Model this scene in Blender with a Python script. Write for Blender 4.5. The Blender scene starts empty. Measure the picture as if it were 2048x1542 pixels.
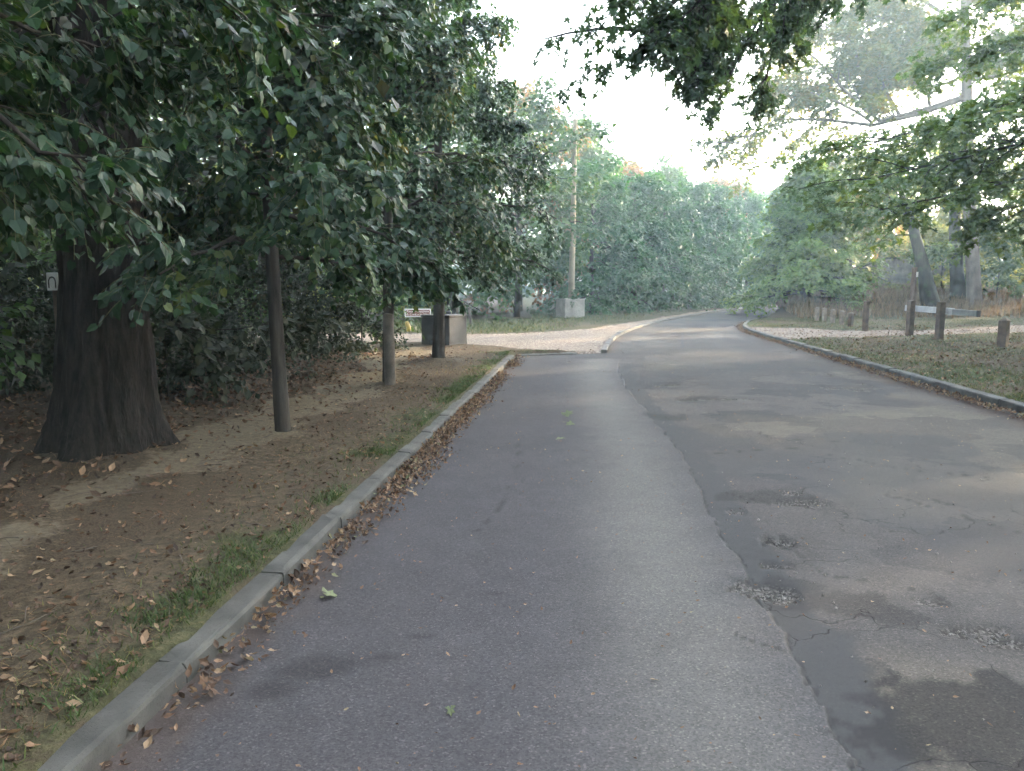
import bpy, math
import numpy as np
from mathutils import Vector

# ------------------------------------------------------------------ camera, sky, sun, exposure
sc = bpy.context.scene
COL = sc.collection
FPX, CX, CY, PITCH, EYE = 1540.0, 1024.0, 771.0, math.radians(7.43), 1.6

cam_d = bpy.data.cameras.new('camera')
cam_d.sensor_width = 36.0
cam_d.lens = 36.0 * FPX / 2048.0
cam_d.clip_start = 0.05
cam_d.clip_end = 2000.0
cam = bpy.data.objects.new('camera', cam_d)
COL.objects.link(cam)
cam.location = (0, 0, EYE)
cam.rotation_euler = (math.radians(90) - PITCH, 0, 0)
sc.camera = cam

SUN_AZ, SUN_EL = math.radians(62), math.radians(12)
world = bpy.data.worlds.new('World')
sc.world = world
world.use_nodes = True
wn, wl = world.node_tree.nodes, world.node_tree.links
sky = wn.new('ShaderNodeTexSky')
sky.sky_type = 'NISHITA'
sky.sun_disc = False
sky.sun_elevation = SUN_EL
sky.sun_rotation = SUN_AZ
sky.dust_density = 4.0
sky.air_density = 1.0
hs = wn.new('ShaderNodeHueSaturation')
hs.inputs['Saturation'].default_value = 0.55
bg = wn['Background']
bg.inputs['Strength'].default_value = 0.15
wl.new(sky.outputs[0], hs.inputs['Color'])
wl.new(hs.outputs[0], bg.inputs['Color'])

sun_d = bpy.data.lights.new('sun', 'SUN')
sun_d.energy = 2.6
sun_d.angle = math.radians(1.0)
sun_d.color = (1.0, 0.78, 0.5)
sun = bpy.data.objects.new('sun', sun_d)
COL.objects.link(sun)
sdir = Vector((math.sin(SUN_AZ) * math.cos(SUN_EL), math.cos(SUN_AZ) * math.cos(SUN_EL), math.sin(SUN_EL)))
sun.rotation_euler = (-sdir).to_track_quat('-Z', 'Y').to_euler()
sun.location = (-30, 30, 40)

sc.view_settings.view_transform = 'Standard'
sc.view_settings.look = 'None'
sc.view_settings.gamma = 1.0
sc.view_settings.exposure = 4.1
sc.cycles.use_denoising = True
sc.cycles.max_bounces = 6
sc.cycles.diffuse_bounces = 3
sc.cycles.glossy_bounces = 2
sc.cycles.transmission_bounces = 4
sc.cycles.volume_bounces = 0
sc.cycles.use_adaptive_sampling = True
sc.cycles.adaptive_threshold = 0.035
sc.cycles.adaptive_min_samples = 12

# ------------------------------------------------------------------ helpers
CP, SP = math.cos(PITCH), math.sin(PITCH)

def at(px, py, depth):
    """photo point at a known depth along the lens axis -> world"""
    u, v = (px - CX) / FPX, (CY - py) / FPX
    return np.array((u * depth, depth * (CP + v * SP), EYE + depth * (-SP + v * CP)))

def gnd(px, py, z=0.0):
    """photo point lying on level ground z -> world"""
    v = (CY - py) / FPX
    depth = (z - EYE) / (-SP + v * CP)
    return at(px, py, depth)

def sstep(a, b, x):
    t = np.clip((x - a) / (b - a), 0, 1)
    return t * t * (3 - 2 * t)

def vnoise(x, y, seed=0):
    xi, yi = np.floor(x).astype(np.int64), np.floor(y).astype(np.int64)
    fx, fy = x - xi, y - yi
    fx, fy = fx * fx * (3 - 2 * fx), fy * fy * (3 - 2 * fy)
    def h(a, b):
        n = (a * 374761393 + b * 668265263 + seed * 974634777) & 0xffffffff
        n = ((n ^ (n >> 13)) * 1274126177) & 0xffffffff
        return ((n ^ (n >> 16)) & 0xffff) / 65535.0
    return (h(xi, yi) * (1 - fx) + h(xi + 1, yi) * fx) * (1 - fy) + (h(xi, yi + 1) * (1 - fx) + h(xi + 1, yi + 1) * fx) * fy

def fbm(x, y, seed=0, o=4):
    s, a, t = 0, 0.5, 0
    for k in range(o):
        s = s + a * vnoise(x, y, seed + k)
        t += a
        a *= 0.5
        x, y = x * 2.03 + 7.1, y * 2.03 + 3.7
    return s / t

def norm(v):
    return v / np.maximum(np.linalg.norm(v, axis=-1, keepdims=True), 1e-9)

def mesh_np(name, V, quads=None, tris=None, attrs=None, mats=(), mat_idx=None, smooth=False):
    me = bpy.data.meshes.new(name)
    V = np.asarray(V, dtype=np.float32)
    nq = 0 if quads is None else len(quads)
    nt = 0 if tris is None else len(tris)
    me.vertices.add(len(V))
    me.vertices.foreach_set('co', V.ravel())
    me.loops.add(nq * 4 + nt * 3)
    parts = []
    if nq: parts.append(np.asarray(quads).ravel())
    if nt: parts.append(np.asarray(tris).ravel())
    me.loops.foreach_set('vertex_index', np.concatenate(parts).astype(np.int32))
    me.polygons.add(nq + nt)
    st = np.concatenate([np.arange(nq) * 4, nq * 4 + np.arange(nt) * 3]).astype(np.int32)
    me.polygons.foreach_set('loop_start', st)
    me.polygons.foreach_set('loop_total', np.concatenate([np.full(nq, 4), np.full(nt, 3)]).astype(np.int32))
    me.polygons.foreach_set('use_smooth', np.full(nq + nt, smooth, dtype=bool))
    for m in mats:
        me.materials.append(m)
    if mat_idx is not None:
        me.polygons.foreach_set('material_index', np.asarray(mat_idx, dtype=np.int32))
    for k, a in (attrs or {}).items():
        at_ = me.attributes.new(k, 'FLOAT', 'POINT')
        at_.data.foreach_set('value', np.asarray(a, dtype=np.float32))
    me.update(calc_edges=True)
    me.validate()
    return me

class Buf:
    """collects quads and triangles with a material slot and a random value"""
    def __init__(self): self.V, self.Q, self.T, self.A, self.qm, self.tm, self.n = [], [], [], [], [], [], 0
    def add(self, V, Q=None, T=None, rnd=None, mat=0):
        V = np.asarray(V, dtype=np.float64).reshape(-1, 3)
        if Q is not None and len(Q):
            self.Q.append(np.asarray(Q) + self.n); self.qm.append(np.full(len(Q), mat))
        if T is not None and len(T):
            self.T.append(np.asarray(T) + self.n); self.tm.append(np.full(len(T), mat))
        self.V.append(V)
        self.A.append(np.full(len(V), 0.5) if rnd is None else np.asarray(rnd).ravel())
        self.n += len(V)
    def mesh(self, name, mats, smooth=False, origin=(0, 0, 0)):
        Q = np.concatenate(self.Q) if self.Q else None
        T = np.concatenate(self.T) if self.T else None
        mi = np.concatenate((self.qm if self.Q else []) + (self.tm if self.T else []))
        return mesh_np(name, np.concatenate(self.V) - np.asarray(origin), Q, T, {'rnd': np.concatenate(self.A)}, mats, mi, smooth)

def link(name, me, parent=None, loc=(0, 0, 0), rot=(0, 0, 0)):
    o = bpy.data.objects.new(name, me)
    COL.objects.link(o)
    o.parent = parent
    o.location = loc
    o.rotation_euler = rot
    return o

def tag(o, label=None, cat=None, group=None, kind=None):
    for k, v in (('label', label), ('category', cat), ('group', group), ('kind', kind)):
        if v: o[k] = v
    return o

def thing(name, label, cat, loc=(0, 0, 0), rz=0.0, group=None):
    return tag(link(name, None, None, loc, (0, 0, rz)), label, cat, group)

def box(b, c, s, rz=0.0, mat=0, bev=0.0, taper=1.0):
    """box centred at c; with bev a chamfer on vertical and top edges"""
    hx, hy, hz = s[0] / 2, s[1] / 2, s[2] / 2
    if bev:
        o = [(-hx + bev, -hy), (hx - bev, -hy), (hx, -hy + bev), (hx, hy - bev), (hx - bev, hy), (-hx + bev, hy), (-hx, hy - bev), (-hx, -hy + bev)]
    else:
        o = [(-hx, -hy), (hx, -hy), (hx, hy), (-hx, hy)]
    o = np.array(o)
    n = len(o)
    k = 1 - bev / max(hx, 1e-6), 1 - bev / max(hy, 1e-6)
    rings = [np.c_[o, np.full(n, -hz)], np.c_[o * taper, np.full(n, hz - bev)]]
    if bev: rings.append(np.c_[o * taper * k, np.full(n, hz)])
    V = np.concatenate(rings)
    cz, sz = math.cos(rz), math.sin(rz)
    V = np.c_[V[:, 0] * cz - V[:, 1] * sz, V[:, 0] * sz + V[:, 1] * cz, V[:, 2]] + np.asarray(c)
    Q = [(r * n + i, r * n + (i + 1) % n, (r + 1) * n + (i + 1) % n, (r + 1) * n + i) for r in range(len(rings) - 1) for i in range(n)]
    T = []
    t = (len(rings) - 1) * n
    for i in range(1, n - 1):
        T.append((t, t + i, t + i + 1)); T.append((0, i + 1, i))
    b.add(V, Q, T, mat=mat)

def tube_batch(P, R, sides):
    """P (n,k,3) polylines, R (n,k) radii -> verts, quads"""
    n, k, _ = P.shape
    Tg = np.gradient(P, axis=1)
    Tg = norm(Tg)
    ref = np.where(np.abs(Tg[..., 2:3]) > 0.9, np.array([1., 0, 0]), np.array([0., 0, 1.]))
    A = norm(np.cross(Tg, ref)); B = np.cross(Tg, A)
    th = np.linspace(0, 2 * np.pi, sides, endpoint=False)
    V = P[:, :, None, :] + R[:, :, None, None] * (A[:, :, None, :] * np.cos(th)[None, None, :, None] + B[:, :, None, :] * np.sin(th)[None, None, :, None])
    idx = np.arange(n * k * sides).reshape(n, k, sides)
    a = idx[:, :-1, :]; b_ = np.roll(a, -1, axis=2); d = idx[:, 1:, :]; c = np.roll(d, -1, axis=2)
    Q = np.stack([a, b_, c, d], axis=-1).reshape(-1, 4)
    return V.reshape(-1, 3), Q

def spawn(par, cnt, t0, t1, ang, length, droop, rng, flat=1.0, k=4, lift=0.0):
    """child polylines sprouting from parent polylines (n,m,3)"""
    n, m, _ = par.shape
    t = (np.arange(cnt)[None, :] + rng.uniform(0, 1, (n, cnt))) / cnt * (t1 - t0) + t0
    s = t * (m - 1); i = np.minimum(s.astype(int), m - 2); f = (s - i)[..., None]
    r = np.arange(n)[:, None]
    pos = par[r, i] * (1 - f) + par[r, i + 1] * f
    tg = norm(par[r, i + 1] - par[r, i])
    rv = rng.normal(size=(n, cnt, 3))
    rv[..., 2] *= flat
    pp = norm(rv - (rv * tg).sum(-1, keepdims=True) * tg)
    a = rng.uniform(ang[0], ang[1], (n, cnt, 1))
    d = tg * np.cos(a) + pp * np.sin(a)
    d[..., 2] = d[..., 2] * (0.4 + 0.6 * flat) + lift
    d = norm(d)
    L = np.broadcast_to(np.asarray(length).reshape(-1, 1), (n, cnt)) * rng.uniform(0.55, 1.25, (n, cnt)) * (1.15 - 0.5 * t)
    u = np.linspace(0, 1, k)
    P = pos[:, :, None, :] + d[:, :, None, :] * (L[..., None] * u)[..., None]
    P[..., 2] -= droop * L[..., None] * u ** 2
    P[..., :2] += rng.normal(size=(n, cnt, k, 2)) * 0.04 * (L[..., None, None] * u[None, None, :, None])
    return P.reshape(n * cnt, k, 3), L.ravel(), np.repeat(np.arange(n), cnt)

# leaf outlines: (along, across, lift), faces
LEAF = {
    'heart': (np.array([(0, 0, 0), (.42, 0, -.05), (1, 0, -.12), (-.1, .26, .01), (.28, .46, .035), (.7, .25, -.03), (-.1, -.26, .01), (.28, -.46, .035), (.7, -.25, -.03)]),
              np.array([(0, 2, 5, 4), (0, 7, 8, 2)]), np.array([(0, 4, 3), (0, 6, 7)])),
    'oval': (np.array([(0, 0, 0), (.4, .36, .06), (1, 0, -.08), (.4, -.36, .06), (.45, 0, -.03)]), None,
             np.array([(0, 4, 1), (4, 2, 1), (0, 3, 4), (4, 3, 2)])),
    'diamond': (np.array([(0, 0, 0), (.42, .38, .05), (1, 0, -.05), (.42, -.38, .05)]), None, np.array([(0, 2, 1), (0, 3, 2)])),
    'dead': (np.array([(.5, 0, -.05), (0, 0, .02), (.28, .26, .14), (.66, .2, .02), (1, .03, .16), (.6, -.24, .10), (.22, -.19, .0)]), None, np.array([(0, i, i % 6 + 1) for i in range(1, 7)])),
    'maple': (np.array([(.3, 0, 0), (-.02, .1, 0), (.1, .52, .06), (.36, .24, 0), (.72, .42, .03), (.66, .16, 0), (1.05, 0, -.1), (.66, -.16, 0), (.72, -.42, .03), (.36, -.24, 0), (.1, -.52, .06), (-.02, -.1, 0)]), None,
              np.array([(0, i + 1, i) if 0 else (0, i, i + 1) for i in range(1, 11)])),
}

def leaf_batch(pos, d, nrm, size, kind, rng=None):
    tv, tq, tt = LEAF[kind]
    side = norm(np.cross(nrm, d))
    up = np.cross(d, side)
    V = pos[:, None, :] + size[:, None, None] * (tv[None, :, 0:1] * d[:, None, :] + tv[None, :, 1:2] * side[:, None, :] + tv[None, :, 2:3] * up[:, None, :])
    off = (np.arange(len(pos)) * len(tv))[:, None, None]
    Q = None if tq is None else (tq[None] + off).reshape(-1, 4)
    T = None if tt is None else (tt[None] + off).reshape(-1, 3)
    return V.reshape(-1, 3), Q, T, len(tv)

# ------------------------------------------------------------------ materials
def mat_new(name):
    m = bpy.data.materials.new(name)
    m.use_nodes = True
    return m, m.node_tree.nodes, m.node_tree.links, m.node_tree.nodes['Principled BSDF']

def ramp(nodes, stops, interp='LINEAR'):
    r = nodes.new('ShaderNodeValToRGB')
    r.color_ramp.interpolation = interp
    e = r.color_ramp.elements
    while len(e) < len(stops): e.new(0.5)
    for el, (p, c) in zip(e, stops):
        el.position = p
        el.color = (*c, 1) if len(c) == 3 else c
    return r

def noise(nodes, links, scale, vec=None, detail=4, rough=0.55):
    n = nodes.new('ShaderNodeTexNoise')
    n.inputs['Scale'].default_value = scale
    n.inputs['Detail'].default_value = detail
    n.inputs['Roughness'].default_value = rough
    if vec is not None: links.new(vec, n.inputs['Vector'])
    return n

def mixc(nodes, links, fac, a, b, mode='MIX'):
    m = nodes.new('ShaderNodeMix')
    m.data_type = 'RGBA'
    m.blend_type = mode
    for sock, v in ((m.inputs['Factor'], fac), (m.inputs['A'], a), (m.inputs['B'], b)):
        if isinstance(v, (int, float)): sock.default_value = v
        elif isinstance(v, tuple): sock.default_value = (*v, 1)
        else: links.new(v, sock)
    return m.outputs['Result']

def math_n(nodes, links, op, a, b=0.0, clamp=False):
    m = nodes.new('ShaderNodeMath')
    m.operation = op
    m.use_clamp = clamp
    for i, v in enumerate((a, b)):
        if isinstance(v, (int, float)): m.inputs[i].default_value = v
        else: links.new(v, m.inputs[i])
    return m.outputs[0]

def attr(nodes, name):
    a = nodes.new('ShaderNodeAttribute')
    a.attribute_name = name
    return a.outputs['Fac']

def objco(nodes):
    return nodes.new('ShaderNodeTexCoord').outputs['Object']

def bump(nodes, links, bs, h, strength, dist):
    b = nodes.new('ShaderNodeBump')
    b.inputs['Strength'].default_value = strength
    b.inputs['Distance'].default_value = dist
    links.new(h, b.inputs['Height'])
    links.new(b.outputs[0], bs.inputs['Normal'])

def leaf_mat(name, stops, trans=0.4, rough=0.42, tint=(1.25, 1.15, 0.45)):
    m, N, L, bs = mat_new(name)
    r = ramp(N, stops)
    L.new(attr(N, 'rnd'), r.inputs[0])
    col = r.outputs[0]
    L.new(col, bs.inputs['Base Color'])
    bs.inputs['Roughness'].default_value = rough
    bs.inputs['Specular IOR Level'].default_value = 0.35
    t = N.new('ShaderNodeBsdfTranslucent')
    L.new(mixc(N, L, 1.0, col, tint, 'MULTIPLY'), t.inputs['Color'])
    mx = N.new('ShaderNodeMixShader')
    mx.inputs[0].default_value = trans
    L.new(bs.outputs[0], mx.inputs[1]); L.new(t.outputs[0], mx.inputs[2])
    L.new(mx.outputs[0], N['Material Output'].inputs['Surface'])
    return m

def bark_mat(name, dark, light, scale=9.0, stretch=0.16, moss=None, depth=0.02):
    m, N, L, bs = mat_new(name)
    mp = N.new('ShaderNodeMapping')
    mp.inputs['Scale'].default_value = (1, 1, stretch)
    L.new(objco(N), mp.inputs['Vector'])
    n1 = noise(N, L, scale, mp.outputs[0], 6, 0.65)
    n2 = noise(N, L, 2.2, objco(N), 3)
    r = ramp(N, [(0.32, dark), (0.68, light)])
    L.new(n1.outputs['Fac'], r.inputs[0])
    col = mixc(N, L, 0.5, r.outputs[0], mixc(N, L, n2.outputs['Fac'], (0.45, 0.45, 0.45), (1.5, 1.5, 1.5)), 'MULTIPLY')
    if moss:
        f = ramp(N, [(0.52, (0, 0, 0)), (0.66, (1, 1, 1))])
        L.new(noise(N, L, 3.1, objco(N), 5).outputs['Fac'], f.inputs[0])
        col = mixc(N, L, f.outputs[0], col, moss)
    L.new(col, bs.inputs['Base Color'])
    bs.inputs['Roughness'].default_value = 0.9
    bs.inputs['Specular IOR Level'].default_value = 0.2
    bump(N, L, bs, n1.outputs['Fac'], 0.9, depth)
    return m

def plain_mat(name, c1, c2, scale=6.0, rough=0.85, bumpd=0.004, speck=60.0, metal=0.0, stops=(0.35, 0.68)):
    m, N, L, bs = mat_new(name)
    n1 = noise(N, L, scale, objco(N), 6, 0.6)
    r = ramp(N, [(stops[0], c1), (stops[1], c2)])
    L.new(n1.outputs['Fac'], r.inputs[0])
    n2 = noise(N, L, speck, objco(N), 3, 0.7)
    col = mixc(N, L, 0.4, r.outputs[0], mixc(N, L, n2.outputs['Fac'], (0.5, 0.5, 0.5), (1.5, 1.5, 1.5)), 'MULTIPLY')
    L.new(col, bs.inputs['Base Color'])
    bs.inputs['Roughness'].default_value = rough
    bs.inputs['Metallic'].default_value = metal
    bump(N, L, bs, n2.outputs['Fac'], 0.6, bumpd)
    return m

G1, G2, G3 = (0.016, 0.046, 0.018), (0.036, 0.088, 0.026), (0.065, 0.125, 0.030)
YEL, BRN = (0.16, 0.13, 0.022), (0.11, 0.06, 0.02)
M = {}
M['linden'] = leaf_mat('linden_leaf', [(0, (.007, .022, .014)), (.45, (.014, .042, .021)), (.75, (.028, .066, .023)), (.88, (.065, .09, .02)), (.96, (.13, .10, .02)), (1, BRN)], 0.40, 0.42)
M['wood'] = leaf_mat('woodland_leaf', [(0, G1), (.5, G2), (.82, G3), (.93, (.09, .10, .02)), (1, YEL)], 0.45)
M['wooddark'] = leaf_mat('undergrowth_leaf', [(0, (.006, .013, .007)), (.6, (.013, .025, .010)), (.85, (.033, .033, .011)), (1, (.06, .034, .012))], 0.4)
M['hedge'] = leaf_mat('hornbeam_leaf', [(0, (.008, .044, .018)), (.5, (.02, .088, .028)), (.9, (.04, .12, .03)), (1, (.07, .12, .022))], 0.4)
M['red'] = leaf_mat('reddening_leaf', [(0, (.04, .06, .026)), (.35, (.08, .075, .03)), (.65, (.17, .085, .04)), (1, (.25, .085, .045))], 0.42)
M['bush'] = leaf_mat('bush_leaf', [(0, (.045, .105, .024)), (.5, (.105, .19, .038)), (.9, (.165, .25, .05)), (.97, (.10, .12, .03)), (1, (.24, .16, .02))], 0.42)
M['plane'] = leaf_mat('thin_yellowing_leaf', [(0, (.06, .095, .035)), (.4, (.10, .135, .04)), (.75, (.17, .16, .045)), (1, (.26, .17, .045))], 0.5)
M['maple'] = leaf_mat('maple_leaf', [(0, (.018, .045, .024)), (.5, (.034, .076, .032)), (.9, (.055, .10, .035)), (1, (.12, .11, .025))], 0.5, 0.5)
M['maple2'] = leaf_mat('bough_leaf', [(0, (.028, .064, .021)), (.5, (.056, .108, .028)), (.88, (.105, .15, .034)), (1, (.20, .16, .03))], 0.5, 0.45)
M['lime'] = leaf_mat('backlit_leaf', [(0, (.09, .14, .026)), (.5, (.17, .21, .036)), (.85, (.26, .25, .045)), (1, (.34, .24, .055))], 0.55)  # yellow-green of backlit foliage put into the leaf colour
M['gold'] = leaf_mat('sun_gold_leaf', [(0, (.14, .11, .03)), (.5, (.24, .15, .035)), (1, (.34, .16, .04))], 0.5)  # orange of low sunlight painted into the leaf colour
M['litter'] = leaf_mat('fallen_leaf', [(0, (.035, .023, .016)), (.35, (.08, .048, .03)), (.6, (.14, .082, .047)), (.8, (.20, .13, .078)), (.93, (.27, .20, .125)), (1, (.10, .12, .06))], 0.15, 0.7, (1.2, 1, .7))
M['grass'] = leaf_mat('grass_blade', [(0, (.024, .05, .014)), (.5, (.042, .078, .02)), (.75, (.08, .095, .028)), (1, (.18, .15, .075))], 0.3, 0.5)
M['dry'] = leaf_mat('dry_grass_blade', [(0, (.07, .045, .026)), (.5, (.16, .105, .055)), (.85, (.24, .165, .085)), (1, (.10, .11, .035))], 0.35, 0.6, (1.1, 1, .8))
M['twig'] = plain_mat('twig_bark', (.02, .016, .012), (.05, .04, .028), 20)
M['twiggreen'] = plain_mat('green_twig', (.05, .055, .02), (.10, .10, .04), 20)
M['bark_old'] = bark_mat('old_furrowed_bark', (.005, .004, .0035), (.026, .022, .018), 22, 0.22, None, 0.05)
M['bark'] = bark_mat('smooth_grey_bark', (.014, .012, .010), (.055, .047, .039), 16, 0.12, None, 0.008)
M['bark_moss'] = bark_mat('brown_bark', (.008, .0065, .0055), (.034, .026, .021), 10, 0.16, (.03, .045, .02), 0.02)
M['bark_pale'] = bark_mat('pale_plane_bark', (.085, .068, .058), (.20, .165, .137), 4, 0.4, None, 0.006)
M['stake'] = plain_mat('weathered_stake_wood', (.042, .034, .027), (.105, .088, .07), 5, 0.85, 0.004, 40)
M['timber'] = plain_mat('weathered_timber', (.055, .038, .028), (.15, .108, .078), 4, 0.85, 0.004, 50)
M['timber_pale'] = plain_mat('pale_timber_side', (.12, .095, .07), (.25, .20, .15), 5, 0.85, 0.003, 50)
M['pole'] = plain_mat('pole_wood', (.17, .145, .095), (.30, .26, .175), 2.0, 0.85, 0.003, 30)
M['rail'] = plain_mat('faded_white_paint', (.25, .25, .243), (.42, .42, .41), 3, 0.6, 0.002, 40)
M['railgrey'] = plain_mat('bare_grey_rail', (.10, .105, .098), (.18, .187, .176), 3, 0.7, 0.002, 40)
M['dark'] = plain_mat('dark_metal', (.015, .015, .016), (.04, .04, .04), 8, 0.6)
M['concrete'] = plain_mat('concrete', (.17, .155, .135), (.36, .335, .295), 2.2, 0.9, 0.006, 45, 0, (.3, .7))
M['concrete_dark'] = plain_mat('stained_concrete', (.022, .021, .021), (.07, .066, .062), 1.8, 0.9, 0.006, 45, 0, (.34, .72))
M['kerb'] = plain_mat('kerb_stone', (.028, .028, .0255), (.078, .077, .069), 4.5, 0.88, 0.004, 70)
M['kerb_pale'] = plain_mat('pale_kerb_stone', (.06, .057, .052), (.135, .127, .113), 3.5, 0.88, 0.004, 70)
M['stonewall'] = plain_mat('old_wall_stone', (.10, .092, .085), (.25, .235, .21), 2.4, 0.95, 0.02, 14)
M['stonepale'] = plain_mat('pale_wall_stone', (.28, .25, .2), (.42, .38, .31), 2.4, 0.95, 0.02, 14)
M['signbrown'] = plain_mat('brown_sign_face', (.16, .065, .04), (.20, .085, .055), 3, 0.5, 0.0005)
M['white'] = plain_mat('white_sign_paint', (.62, .62, .60), (.76, .76, .74), 4, 0.5, 0.0005)
M['galv'] = plain_mat('galvanised_post', (.26, .28, .28), (.40, .42, .42), 6, 0.5, 0.001, 60, 0.3)
M['chips'] = plain_mat('stone_chips', (.06, .056, .05), (.22, .205, .185), 12, 0.9, 0.002, 60)
M['yellow'] = plain_mat('yellow_plastic', (.22, .15, .02), (.33, .24, .04), 5, 0.5)

def asphalt():
    m, N, L, bs = mat_new('worn_asphalt')
    co = objco(N)
    big = noise(N, L, 0.55, co, 5, 0.6)
    mid = noise(N, L, 4.0, co, 5, 0.6)
    fine = noise(N, L, 95.0, co, 3, 0.75)
    vor = N.new('ShaderNodeTexVoronoi'); vor.inputs['Scale'].default_value = 130.0
    L.new(co, vor.inputs['Vector'])
    agg = N.new('ShaderNodeSeparateColor'); L.new(vor.outputs['Color'], agg.inputs[0])
    # aggregate chips: a few pale, a few dark
    chip = ramp(N, [(0.0, (.72, .72, .72)), (.5, (.97, .97, .97)), (.9, (1.1, 1.09, 1.06)), (1.0, (1.6, 1.55, 1.48))])
    L.new(agg.outputs[0], chip.inputs[0])
    new, old = (.061, .0585, .0625), (.066, .0625, .062)
    base = mixc(N, L, attr(N, 'old'), new, old)
    base = mixc(N, L, attr(N, 'worn'), base, (.125, .12, .113))
    base = mixc(N, L, attr(N, 'tan'), base, (.095, .086, .073))
    base = mixc(N, L, 0.55, base, mixc(N, L, big.outputs['Fac'], (.55, .55, .57), (1.45, 1.45, 1.42)), 'MULTIPLY')
    base = mixc(N, L, 0.5, base, mixc(N, L, mid.outputs['Fac'], (.6, .6, .6), (1.4, 1.4, 1.4)), 'MULTIPLY')
    mv = N.new('ShaderNodeTexVoronoi'); mv.inputs['Scale'].default_value = 1.1
    mw = N.new('ShaderNodeVectorMath'); mw.operation = 'ADD'
    L.new(co, mw.inputs[0]); L.new(noise(N, L, 2.2, co, 4, 0.6).outputs['Color'], mw.inputs[1]); L.new(mw.outputs[0], mv.inputs['Vector'])
    ms = N.new('ShaderNodeSeparateColor'); L.new(mv.outputs['Color'], ms.inputs[0])
    base = mixc(N, L, math_n(N, L, 'MULTIPLY', attr(N, 'old'), .8), base, mixc(N, L, 1.0, base, mixc(N, L, ms.outputs[0], (.72, .72, .75), (1.38, 1.34, 1.26)), 'MULTIPLY'))
    base = mixc(N, L, attr(N, 'tar'), base, (.055, .0545, .055))
    base = mixc(N, L, attr(N, 'dark'), base, (.026, .025, .0255))
    rough_amt = math_n(N, L, 'SUBTRACT', 1.0, math_n(N, L, 'MULTIPLY', attr(N, 'tar'), 0.75))
    base = mixc(N, L, rough_amt, base, mixc(N, L, 1.0, base, chip.outputs[0], 'MULTIPLY'))
    grit = ramp(N, [(.25, (.035, .031, .027)), (.6, (.075, .068, .06)), (.97, (.17, .16, .145))])
    v2 = N.new('ShaderNodeTexVoronoi'); v2.inputs['Scale'].default_value = 80.0
    L.new(co, v2.inputs['Vector'])
    s2 = N.new('ShaderNodeSeparateColor'); L.new(v2.outputs['Color'], s2.inputs[0]); L.new(s2.outputs[1], grit.inputs[0])
    base = mixc(N, L, attr(N, 'pot'), base, grit.outputs[0])
    # hairline cracking of the old surface
    wob = noise(N, L, 3.0, co, 3)
    va = N.new('ShaderNodeVectorMath'); va.operation = 'ADD'
    vs = N.new('ShaderNodeVectorMath'); vs.operation = 'SCALE'; vs.inputs['Scale'].default_value = 0.35
    L.new(wob.outputs['Color'], vs.inputs[0]); L.new(co, va.inputs[0]); L.new(vs.outputs[0], va.inputs[1])
    cr = N.new('ShaderNodeTexVoronoi'); cr.feature = 'DISTANCE_TO_EDGE'; cr.inputs['Scale'].default_value = 1.5
    L.new(va.outputs[0], cr.inputs['Vector'])
    cl = ramp(N, [(0.0, (1, 1, 1)), (.008, (0, 0, 0))]); L.new(cr.outputs['Distance'], cl.inputs[0])
    cm = ramp(N, [(.5, (0, 0, 0)), (.58, (1, 1, 1))]); L.new(noise(N, L, 0.9, co, 2).outputs['Fac'], cm.inputs[0])
    crack = math_n(N, L, 'MULTIPLY', math_n(N, L, 'MULTIPLY', cl.outputs[0], cm.outputs[0]), attr(N, 'old'))
    crack = math_n(N, L, 'MAXIMUM', crack, attr(N, 'crack'))
    base = mixc(N, L, math_n(N, L, 'MULTIPLY', crack, 0.6), base, (.02, .019, .018))
    base = mixc(N, L, attr(N, 'dirt'), base, (.075, .052, .038))
    L.new(base, bs.inputs['Base Color'])
    bs.inputs['Roughness'].default_value = 0.95
    bs.inputs['Specular IOR Level'].default_value = 0.12
    h = math_n(N, L, 'ADD', math_n(N, L, 'MULTIPLY', fine.outputs['Fac'], rough_amt), math_n(N, L, 'MULTIPLY', crack, -2.0))
    bump(N, L, bs, h, 0.55, 0.006)
    return m
M['asphalt'] = asphalt()

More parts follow.
